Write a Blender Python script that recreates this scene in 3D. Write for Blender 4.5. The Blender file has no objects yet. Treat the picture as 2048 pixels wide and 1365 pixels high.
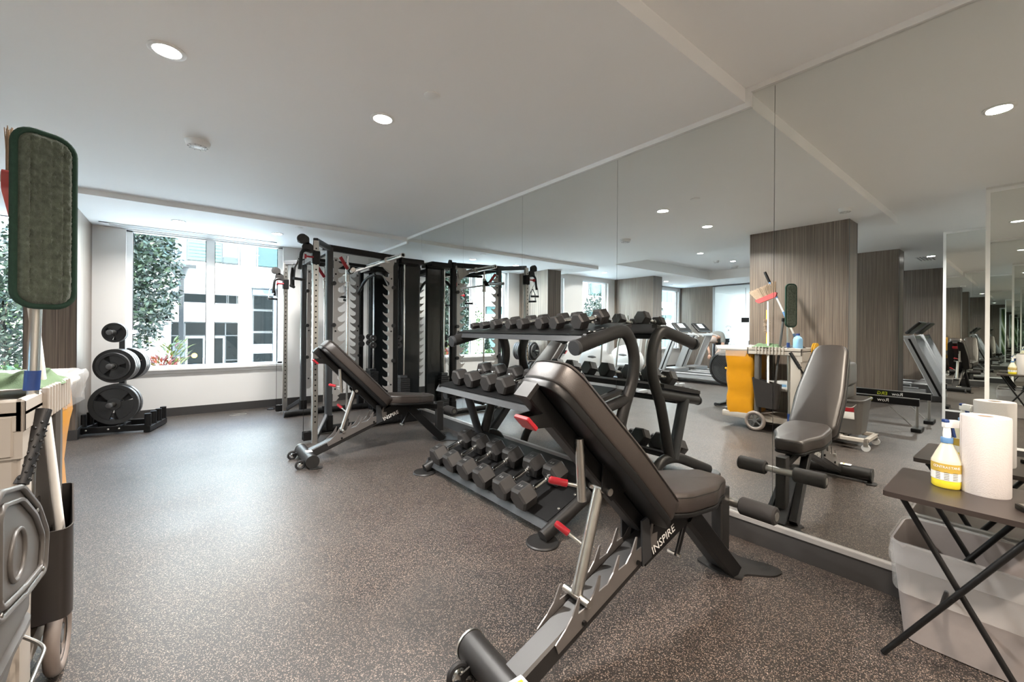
import bpy, bmesh, math, random
from mathutils import Vector, Matrix
random.seed(7)
PI = math.pi
S = bpy.context.scene
COL = S.collection

# ------------------------------------------------------------------ camera
FPX, YAW, CY, ROLL, CAMH = 832.91, .6713, 660.04, .0071, 1.2
fwd = Vector((math.sin(YAW), math.cos(YAW), 0)); rgt = Vector((math.cos(YAW), -math.sin(YAW), 0)); upv = Vector((0, 0, 1))
rgt, upv = math.cos(ROLL)*rgt + math.sin(ROLL)*upv, -math.sin(ROLL)*rgt + math.cos(ROLL)*upv
cd = bpy.data.cameras.new('camera'); cam = bpy.data.objects.new('camera', cd); COL.objects.link(cam)
cam.matrix_world = Matrix(((rgt.x, upv.x, -fwd.x, 0), (rgt.y, upv.y, -fwd.y, 0), (rgt.z, upv.z, -fwd.z, CAMH), (0, 0, 0, 1)))
cd.sensor_width = 36; cd.lens = FPX/2048*36; cd.shift_y = -(682.5-CY)/2048; cd.clip_start = .02; cd.clip_end = 300
S.camera = cam

# ------------------------------------------------------------------ sky, sun, exposure
w = bpy.data.worlds.new('sky'); S.world = w; w.use_nodes = True
nt = w.node_tree; nt.nodes.clear()
tc = nt.nodes.new('ShaderNodeTexCoord'); sx = nt.nodes.new('ShaderNodeSeparateXYZ'); cr = nt.nodes.new('ShaderNodeValToRGB')
bg = nt.nodes.new('ShaderNodeBackground'); wo = nt.nodes.new('ShaderNodeOutputWorld')
nt.links.new(tc.outputs['Generated'], sx.inputs[0]); nt.links.new(sx.outputs['Z'], cr.inputs[0]); nt.links.new(cr.outputs[0], bg.inputs[0]); nt.links.new(bg.outputs[0], wo.inputs[0])
cr.color_ramp.elements[0].color = (.80, .90, 1, 1); cr.color_ramp.elements[1].color = (.42, .62, .95, 1)
bg.inputs[1].default_value = 6.2
sd = bpy.data.lights.new('sun', 'SUN'); sd.energy = 13; sd.angle = .01; sd.color = (1, .95, .86)
so = bpy.data.objects.new('sun', sd); COL.objects.link(so)
so.rotation_euler = Vector((.35, .75, -.75)).to_track_quat('-Z', 'Y').to_euler()
S.view_settings.view_transform = 'Standard'; S.view_settings.look = 'None'; S.view_settings.gamma = 1
S.view_settings.use_curve_mapping = False; S.view_settings.exposure = 1.5
cy = S.cycles
cy.max_bounces = 20; cy.diffuse_bounces = 5; cy.glossy_bounces = 18; cy.transparent_max_bounces = 12; cy.transmission_bounces = 6
cy.sample_clamp_indirect = 4; cy.caustics_reflective = True; cy.blur_glossy = .5
cy.use_denoising = True

# ------------------------------------------------------------------ materials
MATS = {}
def _new(n):
    m = bpy.data.materials.new(n); m.use_nodes = True; MATS[n] = m
    return m, m.node_tree, m.node_tree.nodes['Principled BSDF']
def mat(n, col, rough=.5, metal=0., var=.06, scale=40, bump=0., bscale=200, spec=.5, coat=0, trans=0, alpha=1, emit=None, es=0, sheen=0):
    m, t, b = _new(n)
    tcn = t.nodes.new('ShaderNodeTexCoord'); no = t.nodes.new('ShaderNodeTexNoise'); no.inputs['Scale'].default_value = scale; no.inputs['Detail'].default_value = 4
    t.links.new(tcn.outputs['Object'], no.inputs['Vector'])
    mx = t.nodes.new('ShaderNodeMix'); mx.data_type = 'RGBA'
    mx.inputs['A'].default_value = (*[max(0, c*(1-var)) for c in col], 1); mx.inputs['B'].default_value = (*[min(1, c*(1+var)) for c in col], 1)
    t.links.new(no.outputs['Fac'], mx.inputs['Factor']); t.links.new(mx.outputs['Result'], b.inputs['Base Color'])
    b.inputs['Roughness'].default_value = rough; b.inputs['Metallic'].default_value = metal; b.inputs['Specular IOR Level'].default_value = spec
    b.inputs['Coat Weight'].default_value = coat; b.inputs['Transmission Weight'].default_value = trans; b.inputs['Alpha'].default_value = alpha
    b.inputs['Sheen Weight'].default_value = sheen
    if emit: b.inputs['Emission Color'].default_value = (*emit, 1); b.inputs['Emission Strength'].default_value = es
    if bump:
        n2 = t.nodes.new('ShaderNodeTexNoise'); n2.inputs['Scale'].default_value = bscale; n2.inputs['Detail'].default_value = 3
        t.links.new(tcn.outputs['Object'], n2.inputs['Vector']); bp = t.nodes.new('ShaderNodeBump'); bp.inputs['Strength'].default_value = bump; bp.inputs['Distance'].default_value = .002
        t.links.new(n2.outputs['Fac'], bp.inputs['Height']); t.links.new(bp.outputs[0], b.inputs['Normal'])
    return m
def ramp(t, stops):
    r = t.nodes.new('ShaderNodeValToRGB'); e = r.color_ramp.elements
    while len(e) < len(stops): e.new(.5)
    for i, (p, c) in enumerate(stops): e[i].position = p; e[i].color = (*c, 1)
    return r
def wood_mat(n, tint=(1, 1, 1)):
    m, t, b = _new(n)
    tcn = t.nodes.new('ShaderNodeTexCoord'); mp = t.nodes.new('ShaderNodeMapping'); mp.inputs['Scale'].default_value = (48, 48, .45)
    t.links.new(tcn.outputs['Object'], mp.inputs['Vector'])
    no = t.nodes.new('ShaderNodeTexNoise'); no.inputs['Scale'].default_value = 2.2; no.inputs['Detail'].default_value = 5; no.inputs['Roughness'].default_value = .62
    t.links.new(mp.outputs[0], no.inputs['Vector'])
    g = lambda a: tuple(x*y for x, y in zip(a, tint))
    r = ramp(t, [(.28, g((.058, .048, .040))), (.46, g((.125, .104, .088))), (.56, g((.170, .145, .124))), (.72, g((.24, .21, .182)))])
    t.links.new(no.outputs['Fac'], r.inputs[0]); t.links.new(r.outputs[0], b.inputs['Base Color']); b.inputs['Roughness'].default_value = .38
    bp = t.nodes.new('ShaderNodeBump'); bp.inputs['Strength'].default_value = .15; bp.inputs['Distance'].default_value = .002
    t.links.new(no.outputs['Fac'], bp.inputs['Height']); t.links.new(bp.outputs[0], b.inputs['Normal'])
    return m
def floor_mat():
    m, t, b = _new('rubber_floor')
    tcn = t.nodes.new('ShaderNodeTexCoord')
    v = t.nodes.new('ShaderNodeTexVoronoi'); v.inputs['Scale'].default_value = 370
    n = t.nodes.new('ShaderNodeTexNoise'); n.inputs['Scale'].default_value = 1.3; n.inputs['Detail'].default_value = 3
    n3 = t.nodes.new('ShaderNodeTexNoise'); n3.inputs['Scale'].default_value = 330; n3.inputs['Detail'].default_value = 2
    for q in (v, n, n3): t.links.new(tcn.outputs['Object'], q.inputs['Vector'])
    sp = t.nodes.new('ShaderNodeSeparateColor'); t.links.new(v.outputs['Color'], sp.inputs[0])
    r1 = ramp(t, [(.80, (0, 0, 0)), (.86, (1, 1, 1))]); t.links.new(sp.outputs[0], r1.inputs[0])
    r2 = ramp(t, [(0, (.12, .10, .085)), (.5, (.23, .17, .135)), (1, (.31, .26, .22))]); t.links.new(sp.outputs[1], r2.inputs[0])
    rb = ramp(t, [(.3, (.018, .0155, .014)), (.7, (.029, .0255, .0235))]); t.links.new(n.outputs['Fac'], rb.inputs[0])
    mx = t.nodes.new('ShaderNodeMix'); mx.data_type = 'RGBA'
    t.links.new(r1.outputs[0], mx.inputs['Factor']); t.links.new(rb.outputs[0], mx.inputs['A']); t.links.new(r2.outputs[0], mx.inputs['B'])
    t.links.new(mx.outputs['Result'], b.inputs['Base Color'])
    rr = ramp(t, [(.3, (.36, .36, .36)), (.7, (.47, .47, .47))]); t.links.new(n.outputs['Fac'], rr.inputs[0]); t.links.new(rr.outputs[0], b.inputs['Roughness'])
    bp = t.nodes.new('ShaderNodeBump'); bp.inputs['Strength'].default_value = .16; bp.inputs['Distance'].default_value = .0012
    t.links.new(n3.outputs['Fac'], bp.inputs['Height']); t.links.new(bp.outputs[0], b.inputs['Normal'])
    b.inputs['Specular IOR Level'].default_value = .6
    return m
def glass_mat(n, tint=(.93, .97, .96)):
    m, t, b = _new(n); t.nodes.remove(b)
    o = t.nodes['Material Output']; tr = t.nodes.new('ShaderNodeBsdfTransparent'); gl = t.nodes.new('ShaderNodeBsdfGlossy'); fr = t.nodes.new('ShaderNodeLayerWeight'); mx = t.nodes.new('ShaderNodeMixShader'); pw = t.nodes.new('ShaderNodeMath'); pw.operation = 'POWER'; pw.inputs[1].default_value = 4; ml = t.nodes.new('ShaderNodeMath'); ml.operation = 'MULTIPLY_ADD'; ml.inputs[1].default_value = .55; ml.inputs[2].default_value = .02
    tr.inputs[0].default_value = (*tint, 1); gl.inputs['Roughness'].default_value = .01; t.links.new(fr.outputs['Facing'], pw.inputs[0]); t.links.new(pw.outputs[0], ml.inputs[0]); t.links.new(ml.outputs[0], mx.inputs[0]); t.links.new(tr.outputs[0], mx.inputs[1]); t.links.new(gl.outputs[0], mx.inputs[2]); t.links.new(mx.outputs[0], o.inputs[0])
    return m
def mirror_mat():
    m, t, b = _new('mirror_glass')
    b.inputs['Base Color'].default_value = (.83, .855, .835, 1); b.inputs['Metallic'].default_value = 1; b.inputs['Roughness'].default_value = 0
    return m
def leaf_mat(n, a, c):
    m, t, b = _new(n)
    oi = t.nodes.new('ShaderNodeTexCoord'); no = t.nodes.new('ShaderNodeTexNoise'); no.inputs['Scale'].default_value = 3; t.links.new(oi.outputs['Object'], no.inputs['Vector'])
    r = ramp(t, [(.3, a), (.7, c)]); t.links.new(no.outputs['Fac'], r.inputs[0]); t.links.new(r.outputs[0], b.inputs['Base Color'])
    b.inputs['Roughness'].default_value = .5; b.inputs['Subsurface Weight'].default_value = 0
    return m
FLOOR = floor_mat(); WOOD = wood_mat('wood_grain_laminate', (1.07, .98, .90)); MIR = mirror_mat(); GLASS = glass_mat('window_glass')
CEIL = mat('ceiling_paint', (.88, .88, .875), .75, var=.015, scale=2)
WALL = mat('wall_paint', (.72, .71, .69), .6, var=.02, scale=3)
WHITE = mat('white_trim', (.83, .83, .82), .4, var=.02)
BASEM = mat('vinyl_baseboard', (.036, .034, .033), .5)
ALU = mat('brushed_aluminium', (.62, .61, .59), .32, 1, .05, 90)
CHROME = mat('chrome', (.80, .79, .77), .12, 1, .02)
SATIN = mat('satin_nickel', (.58, .57, .54), .30, 1, .05)
BLACK = mat('black_powder_coat', (.005, .005, .0052), .40, 0, .15, 60, .1, 600, spec=.32)
GRAPH = mat('graphite_powder_coat', (.015, .0142, .0138), .42, 0, .1, 60, .1, 700, spec=.42)
SLATE = mat('slate_painted_steel', (.042, .044, .047), .36, .15, .08, 50)
SILV = mat('silver_painted_plate', (.36, .345, .33), .42, .35, .05)
VINYL = mat('black_vinyl', (.008, .007, .0065), .36, 0, .25, 12, .25, 350, spec=.35)
VINYLB = mat('brown_black_vinyl', (.024, .0175, .0145), .43, 0, .25, 9, .25, 350, spec=.75)
RUB = mat('black_rubber', (.012, .012, .013), .5, 0, .15, 60, .15, 500)
FOAM = mat('black_foam', (.016, .014, .013), .8, 0, .15, 80, .4, 500)
HEX = mat('hex_rubber', (.026, .024, .023), .42, 0, .2, 30, .12, 500)
HEXT = mat('hex_number_panel', (.009, .009, .009), .45)
RED = mat('red_plastic', (.34, .012, .020), .35)
LGREY = mat('light_grey_plastic', (.45, .45, .45), .45)
GLOSSB = mat('gloss_black_acrylic', (.010, .012, .013), .14)
LADDER = mat('zinc_ladder_plate', (.21, .195, .185), .38, .65, .05)
MGREY = mat('mid_grey_plastic', (.095, .095, .095), .42)
BUCK = mat('bucket_grey_plastic', (.095, .088, .082), .38, var=.08, scale=8)
PLATEM = mat('weight_plate_rubber', (.030, .031, .032), .40, 0, .1, 40)
CREAM = mat('cream_plastic', (.40, .36, .315), .5, var=.06, scale=6)
YELL = mat('yellow_vinyl', (.55, .235, .006), .35, var=.10, scale=8, bump=.5, bscale=14)
YPL = mat('yellow_plastic', (.85, .45, .03), .4)
BLUE = mat('blue_plastic', (.018, .05, .19), .4)
LBLUE = mat('pale_blue_plastic', (.25, .48, .72), .3)
PBLUE = mat('blue_painted_pole', (.10, .22, .42), .35)
GREENM = mat('green_microfibre', (.070, .088, .066), .95, 0, .75, 60, .9, 420, sheen=.3)
GREENB = mat('green_binding', (.012, .040, .026), .9, 0, .3, 90, .4, 500)
GCLOTH = mat('green_cloth', (.075, .12, .060), .9, 0, .2, 20, .4, 300)
BRIST = mat('tan_bristles', (.36, .27, .19), .8, 0, .3, 90)
BRED = mat('red_broom_plastic', (.52, .08, .08), .35)
CLEARP = mat('clear_plastic_film', (.85, .85, .84), .15, 0, .03, 30, 1.0, 26, alpha=.26)
PAPER = mat('paper_towel', (.60, .57, .56), .9, 0, .02, 60, .5, 240)
BOTT = mat('translucent_bottle', (.84, .80, .62), .3, 0, .02, trans=.25)
LIQ = mat('yellow_liquid', (.90, .74, .05), .2)
LBL = mat('white_label', (.86, .85, .82), .5); LBLG = mat('gold_label', (.52, .36, .06), .5)
TAB = mat('dark_laminate_top', (.035, .027, .024), .30, 0, .12, 14)
BINM = mat('grey_bin_plastic', (.30, .27, .26), .45)
TRED = mat('treadmill_silver', (.50, .51, .52), .38, .3)
BELT = mat('treadmill_belt', (.03, .03, .032), .7)
EWHITE = mat('off_white_machine_shell', (.66, .66, .65), .35)
LIT = mat('downlight_lens', (1, 1, 1), .5, emit=(1, .96, .90), es=26)
SKIN = mat('skin', (.55, .33, .24), .5); SHIRT = mat('grey_shirt', (.22, .23, .22), .9); TROU = mat('dark_trousers', (.03, .035, .045), .9); HAIR = mat('short_grey_hair', (.42, .36, .33), .9, var=.2)
FACW = mat('white_facade', (.78, .77, .74), .8, var=.03, scale=1)
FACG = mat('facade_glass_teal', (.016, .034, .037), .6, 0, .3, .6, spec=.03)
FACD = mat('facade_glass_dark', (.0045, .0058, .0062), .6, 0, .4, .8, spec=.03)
FACB = mat('green_blind', (.017, .040, .030), .5, var=.1, scale=2)
FACF = mat('facade_frame', (.024, .026, .028), .5)
RAILG = mat('balcony_rail_metal', (.007, .008, .0085), .5)
FACT = mat('sky_reflection_teal_glass', (.040, .088, .088), .3, 0, .3, .5, spec=.2)  # brighter copy of the teal glass, sky reflection put into its colour
ASPH = mat('paving', (.70, .69, .66), .85, var=.08, scale=2)  # unseen ground, kept pale so it bounces light up onto the ceiling
LEAFD = leaf_mat('tree_leaves', (.0022, .0075, .0035), (.012, .025, .009))
LEAFL = leaf_mat('bright_leaves', (.018, .042, .008), (.06, .105, .02))
LEAFR = leaf_mat('red_croton_leaves', (.11, .008, .005), (.20, .035, .012))
LEAFY = leaf_mat('yellow_croton_leaves', (.035, .06, .007), (.12, .115, .012))
BARK = mat('bark', (.11, .085, .065), .9)

# ------------------------------------------------------------------ mesh helpers
class MB:
    def __init__(s, o=(0, 0, 0)):
        s.bm = bmesh.new(); s.o = Vector(o)
    def _xf(s, vs, m):
        for v in vs: v.co = m @ v.co
    def box(s, x0, x1, y0, y1, z0, z1, bev=0, rot=None, piv=None, seg=1):
        r = bmesh.ops.create_cube(s.bm, size=1); vs = r['verts']
        M = Matrix.Translation(((x0+x1)/2, (y0+y1)/2, (z0+z1)/2)) @ Matrix.Diagonal((abs(x1-x0), abs(y1-y0), abs(z1-z0), 1))
        s._xf(vs, M)
        if bev:
            es = list({e for v in vs for e in v.link_edges})
            rb = bmesh.ops.bevel(s.bm, geom=es, offset=bev, segments=seg, profile=.7, affect='EDGES'); vs = list({v for f in rb['faces'] for v in f.verts} | {v for v in vs if v.is_valid})
        if rot is not None:
            p = Vector(piv if piv else ((x0+x1)/2, (y0+y1)/2, (z0+z1)/2))
            s._xf(vs, Matrix.Translation(p) @ rot @ Matrix.Translation(-p))
        return vs
    def sweep(s, pts, prof, up=Vector((0, 0, 1)), cap=True, closed=False, scales=None):
        pts = [Vector(p) for p in pts]; n = len(pts); rings = []; prev = None
        for i, p in enumerate(pts):
            if closed: a, b = pts[i-1], pts[(i+1) % n]; d1 = (p-a).normalized(); d2 = (b-p).normalized()
            else:
                d1 = (p-pts[i-1]).normalized() if i else (pts[1]-p).normalized(); d2 = (pts[i+1]-p).normalized() if i < n-1 else d1
            d = (d1+d2)
            d = d.normalized() if d.length > 1e-6 else d1
            u = up - d*up.dot(d)
            if u.length < 1e-3:
                u = (prev - d*prev.dot(d)) if prev is not None else Vector((1, 0, 0)) - d*d.x
            u.normalize(); prev = u; r = d.cross(u); r.normalize()
            k = 1/max(.35, math.sqrt(max(0, (1+d1.dot(d2))/2))); ax = (d2-d1)
            sc = scales[i] if scales else 1
            ring = []
            for (a_, b_) in prof:
                off = (r*a_ + u*b_)*sc
                if ax.length > 1e-4:
                    an = ax.normalized(); off = off + an*off.dot(an)*(k-1)
                ring.append(s.bm.verts.new(p+off))
            rings.append(ring)
        m = len(prof); fs = []
        rng = range(n) if closed else range(n-1)
        for i in rng:
            A, B = rings[i], rings[(i+1) % n]
            for j in range(m): fs.append(s.bm.faces.new((A[j], A[(j+1) % m], B[(j+1) % m], B[j])))
        if cap and not closed:
            s.bm.faces.new(rings[0][::-1]); s.bm.faces.new(rings[-1])
        return [v for r_ in rings for v in r_]
    def tube(s, pts, r, seg=12, **k): return s.sweep(pts, [(r*math.cos(2*PI*i/seg), r*math.sin(2*PI*i/seg)) for i in range(seg)], **k)
    def oval(s, pts, ra, rb, seg=14, **k): return s.sweep(pts, [(ra*math.cos(2*PI*i/seg), rb*math.sin(2*PI*i/seg)) for i in range(seg)], **k)
    def rtube(s, pts, wd, ht, b=.006, **k):
        a, c = wd/2, ht/2; b = min(b, a*.8, c*.8)
        return s.sweep(pts, [(a, -c+b), (a, c-b), (a-b, c), (-a+b, c), (-a, c-b), (-a, -c+b), (-a+b, -c), (a-b, -c)], **k)
    def lathe(s, prof, c=(0, 0, 0), axis=(0, 0, 1), seg=24):
        q = Vector((0, 0, 1)).rotation_difference(Vector(axis)).to_matrix(); c = Vector(c); rings = []
        for (r, h) in prof:
            if r < 1e-6: rings.append([s.bm.verts.new(c + q @ Vector((0, 0, h)))])
            else: rings.append([s.bm.verts.new(c + q @ Vector((r*math.cos(2*PI*i/seg), r*math.sin(2*PI*i/seg), h))) for i in range(seg)])
        for A, B in zip(rings, rings[1:]):
            for j in range(seg):
                a0, a1 = A[j % len(A)], A[(j+1) % len(A)]; b0, b1 = B[j % len(B)], B[(j+1) % len(B)]
                f = []
                for v in (a0, a1, b1, b0):
                    if v not in f: f.append(v)
                if len(f) >= 3: s.bm.faces.new(f)
    def cyl(s, a, b, r, seg=16, r2=None):
        a = Vector(a); b = Vector(b); L = (b-a).length; r2 = r if r2 is None else r2
        s.lathe([(0, 0), (r, 0), (r2, L), (0, L)], a, (b-a).normalized(), seg)
    def prism(s, poly, d0, d1, ax='y', bev=0):
        f = {'y': lambda a, b, d: (a, d, b), 'x': lambda a, b, d: (d, a, b), 'z': lambda a, b, d: (a, b, d)}[ax]
        A = [s.bm.verts.new(f(a, b, d0)) for a, b in poly]; B = [s.bm.verts.new(f(a, b, d1)) for a, b in poly]
        n = len(poly); s.bm.faces.new(A); s.bm.faces.new(B[::-1])
        for i in range(n): s.bm.faces.new((A[i], B[i], B[(i+1) % n], A[(i+1) % n]))
        return A+B
    def ell(s, c, r, seg=16, rot=None):
        v = bmesh.ops.create_uvsphere(s.bm, u_segments=seg, v_segments=max(6, seg//2), radius=1)['verts']
        M = Matrix.Translation(c) @ (rot if rot else Matrix.Identity(4)) @ Matrix.Diagonal((*(r if hasattr(r, '__len__') else (r, r, r)), 1)); s._xf(v, M)
        return v
    def pad(s, outline, z0, z1, rnd=.02, n=3):
        # upholstered cushion from a flat outline (x, y), edges rounded at the top and the bottom
        rings = []; cx = sum(p[0] for p in outline)/len(outline); cyy = sum(p[1] for p in outline)/len(outline)
        def ring(ins, z):
            out = []
            m = len(outline)
            for i, p in enumerate(outline):
                a = Vector(outline[i-1]); c = Vector(outline[(i+1) % m]); p = Vector(p); t = (c-a).normalized(); nn = Vector((t.y, -t.x))
                out.append(s.bm.verts.new((p.x-nn.x*ins, p.y-nn.y*ins, z)))
            return out
        for i in range(n+1):
            a = PI/2*i/n; rings.append(ring(rnd*.5*(1-math.sin(a)), z0+rnd*.5*(1-math.cos(a))))
        for i in range(n+1):
            a = PI/2*i/n; rings.append(ring(rnd*(1-math.cos(a)), z1-rnd+rnd*math.sin(a)))
        m = len(outline)
        for A, B in zip(rings, rings[1:]):
            for j in range(m): s.bm.faces.new((A[j], A[(j+1) % m], B[(j+1) % m], B[j]))
        s.bm.faces.new(rings[0][::-1]); top = rings[-1]
        cv = s.bm.verts.new((cx, cyy, z1+.004))
        for j in range(m): s.bm.faces.new((top[j], top[(j+1) % m], cv))
        return [v for r in rings for v in r]+[cv]
    def build(s, name, material, parent=None, smooth=40):
        bmesh.ops.recalc_face_normals(s.bm, faces=s.bm.faces)
        if s.o.length: bmesh.ops.translate(s.bm, verts=s.bm.verts, vec=-s.o)
        me = bpy.data.meshes.new(name); s.bm.to_mesh(me); s.bm.free()
        if smooth:
            for p in me.polygons: p.use_smooth = True
            me.set_sharp_from_angle(angle=math.radians(smooth))
        o = bpy.data.objects.new(name, me); COL.objects.link(o)
        for m_ in (material if isinstance(material, (list, tuple)) else [material]): me.materials.append(m_)
        if parent: o.parent = parent
        return o
def tag(o, label=None, cat=None, group=None, kind=None):
    if label: o['label'] = label
    if cat: o['category'] = cat
    if group: o['group'] = group
    if kind: o['kind'] = kind
    return o
def thing(name, label, cat, loc=(0, 0, 0), rz=0, group=None):
    e = bpy.data.objects.new(name, None); COL.objects.link(e); e.location = loc; e.rotation_euler = (0, 0, rz); e.empty_display_size = .1
    return tag(e, label, cat, group)
def struct(name, mb, m, parent=None, smooth=0):
    o = mb.build(name, m, parent, smooth)
    if parent is None: o['kind'] = 'structure'
    return o
def copy_tree(root, loc=None, rz=None, label=None, group=None, parent=None):
    c = root.copy(); COL.objects.link(c); c.parent = parent
    if loc is not None: c.location = loc
    if rz is not None: c.rotation_euler = (0, 0, rz)
    if label: c['label'] = label
    if group: c['group'] = group
    for ch in root.children: copy_tree(ch, parent=c)
    return c
def fillet(pts, r, n=5):
    pts = [Vector(p) for p in pts]; out = [pts[0]]
    for a, b, c in zip(pts, pts[1:], pts[2:]):
        d1 = (a-b); d2 = (c-b); rr = min(r, d1.length*.48, d2.length*.48); p1 = b+d1.normalized()*rr; p2 = b+d2.normalized()*rr
        for i in range(n+1):
            t = i/n; out.append(p1*(1-t)**2 + b*2*t*(1-t) + p2*t*t)
    out.append(pts[-1]); return out
def rrect(x0, x1, y0, y1, r, n=4):
    o = []
    for (cx, cyy, a0) in ((x1-r, y1-r, 0), (x0+r, y1-r, PI/2), (x0+r, y0+r, PI), (x1-r, y0+r, 1.5*PI)):
        for i in range(n+1): a = a0+PI/2*i/n; o.append((cx+r*math.cos(a), cyy+r*math.sin(a)))
    return o
def rpoly(pts, r, n=4):
    m = len(pts); out = []
    for i in range(m):
        a, b, c = Vector(pts[i-1]), Vector(pts[i]), Vector(pts[(i+1) % m]); d1 = a-b; d2 = c-b; rr = min(r, d1.length*.45, d2.length*.45)
        p1 = b+d1.normalized()*rr; p2 = b+d2.normalized()*rr
        for k in range(n+1): t = k/n; q = p1*(1-t)**2+b*2*t*(1-t)+p2*t*t; out.append((q.x, q.y))
    return out
def text(name, s, size, M, m, parent, ext=.0006):
    cu = bpy.data.curves.new(name, 'FONT'); cu.body = s; cu.size = size; cu.extrude = ext; cu.align_x = 'CENTER'; cu.align_y = 'CENTER'; cu.resolution_u = 2
    t = bpy.data.objects.new(name, cu); COL.objects.link(t)
    me = bpy.data.meshes.new_from_object(t, depsgraph=bpy.context.evaluated_depsgraph_get()); me.transform(M); bpy.data.objects.remove(t); bpy.data.curves.remove(cu)
    me.materials.clear(); me.materials.append(m); o = bpy.data.objects.new(name, me); COL.objects.link(o)
    if parent: o.parent = parent
    return o
def basis(o, x, y):
    x = Vector(x).normalized(); y = Vector(y).normalized(); z = x.cross(y).normalized(); y = z.cross(x)
    return Matrix(((x.x, y.x, z.x, o[0]), (x.y, y.y, z.y, o[1]), (x.z, y.z, z.z, o[2]), (0, 0, 0, 1)))
def RY(a): return Matrix.Rotation(a, 4, 'Y')
def RX(a): return Matrix.Rotation(a, 4, 'X')
def RZ(a): return Matrix.Rotation(a, 4, 'Z')

# ------------------------------------------------------------------ room shell
D = 2.5525; ZC = 2.517; ZS = 2.465; ZF = 2.60; YS = 5.643; YW = 7.262; YB = 1.048; XE = -1.65
def sbox(name, *a, m=WALL, parent=None, bev=0):
    b = MB(); b.box(*a, bev=bev); return struct(name, b, m, parent)
sbox('floor', -14.2, D+.12, -3.1, YW+.3, -.12, 0, m=FLOOR)
# ceiling: main drop, window soffit, far field with its raised tray, bulkhead and the higher part near the camera
b = MB(); b.box(XE, D+.12, YB, YS, ZC, 3.1); struct('ceiling', b, CEIL)
b = MB(); b.box(XE, D+.12, YS, YW+.12, ZS, 3.1); struct('ceiling_soffit', b, CEIL)
b = MB(); b.box(XE, D+.12, -3.1, YB, ZF, 3.1); struct('ceiling_entry', b, CEIL)
TX0, TX1, TY0, TY1, ZT = -6.2, -2.05, 2.1, 5.55, 2.83
b = MB(); b.box(-7.75, XE, TY1, YW+.12, ZF, 3.1); b.box(-7.75, XE, -3.1, TY0, ZF, 3.1); b.box(-7.75, TX0, TY0, TY1, ZF, 3.1); b.box(TX1, XE, TY0, TY1, ZF, 3.1); b.box(TX0, TX1, TY0, TY1, ZT, 3.1)
struct('ceiling_tray', b, CEIL)
b = MB(); b.box(-14.2, -7.75, -3.1, YW+.12, 2.60, 3.1); struct('ceiling_far_room', b, CEIL)
# walls
sbox('wall_back', -14.2, D+.12, -3.2, -3.1, 0, 3.1)
# mirror wall
wr = sbox('wall_right', D+.02, D+.12, -3.1, YW+.12, 0, 3.1)
seams = [-3.05, -2.32, -1.24, -.17, .9, 1.955, 3.065, 4.128, 5.20, 6.27, YW-.005]
for a, c in zip(seams, seams[1:]):
    segs = []
    for (lo, hi, zt) in ((-9, YB, ZF-.034), (YB, YS, ZC-.034), (YS, 9, ZS-.030)):
        p, q = max(a, lo), min(c, hi)
        if q-p > .01: segs.append((p, q, zt))
    pts = [(a+.0012, .142)] + [(c-.0012, .142)]
    for p, q, zt in reversed(segs): pts += [(q if q < c else c-.0012, zt), (p if p > a else a+.0012, zt)]
    b = MB(); b.prism(pts, D, D+.006, 'x'); o = b.build('mirror_panel', MIR, wr, 0)
b = MB()
for a, c, zt in ((-3.1, YB-.03, ZF), (YB, YS, ZC), (YS, YW, ZS)): b.box(D-.016, D+.02, a, c, zt-.032, zt)
b.box(D-.0165, D+.02, YB-.03, YB, ZC-.032, ZF-.0005); struct('trim_1', b, WHITE)
b = MB(); b.box(D-.014, D+.02, -3.1, YW, .118, .142); b.box(D-.018, D-.014, -3.1, YW, .116, .140); struct('trim_2', b, mat('grey_channel', (.34, .33, .32), .4, .3))
b = MB(); b.box(D-.010, D+.02, -3.1, YW, 0, .118); struct('baseboard_right', b, BASEM)
# window wall
WINS = [(-.56, 1.235), (-2.75+.45, -1.27), (-4.0, -2.98), (-7.6, -6.6)]
ZSI = .655
b = MB(); xs = [D+.12]
cur = D+.12
for x0, x1 in sorted(WINS, reverse=True):
    b.box(x1, cur, YW, YW+.22, 0, 3.1); b.box(x0, x1, YW, YW+.22, 0, ZSI-.03); b.box(x0, x1, YW, YW+.22, ZF-.12 if x0 < -1.6 else ZS-.012, 3.1); cur = x0
b.box(-14.2, cur, YW, YW+.22, 0, 3.1)
ww = struct('wall_window', b, WALL)
for i, (x0, x1) in enumerate(WINS):
    zt = (ZF-.12) if x0 < -1.6 else ZS-.012
    b = MB(); f = .06
    b.box(x0, x0+f, YW+.06, YW+.14, ZSI, zt); b.box(x1-f, x1, YW+.06, YW+.14, ZSI, zt); b.box(x0, x1, YW+.06, YW+.14, ZSI-.03, ZSI+.025); b.box(x0, x1, YW+.06, YW+.14, zt-.015, zt)
    wn = struct('window_%d' % (i+1), b, WHITE)
    if i == 0:
        b = MB(); b.box(.275, .372, YW+.055, YW+.145, ZSI, zt); b.build('mullion', WHITE, wn, 0)
    b = MB(); b.box(x0-.03, x1+.03, YW-.045, YW+.06, ZSI-.035, ZSI, bev=.005); b.box(x0-.03, x1+.03, YW-.015, YW+.01, ZSI-.075, ZSI-.035, bev=.003); b.build('window_sill', WHITE, wn, 0)
    gaps = [(x0+f, .275), (.372, x1-f)] if i == 0 else [(x0+f, x1-f)]
    for a, c in gaps:
        b = MB(); b.box(a, c, YW+.098, YW+.104, ZSI+.02, zt-.01); b.build('pane', GLASS, wn, 0)
        b = MB()
        for q in (a, c-.008): b.box(q, q+.008, YW+.088, YW+.098, ZSI+.02, zt)
        b.build('gasket', BLACK, wn, 0)
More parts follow.
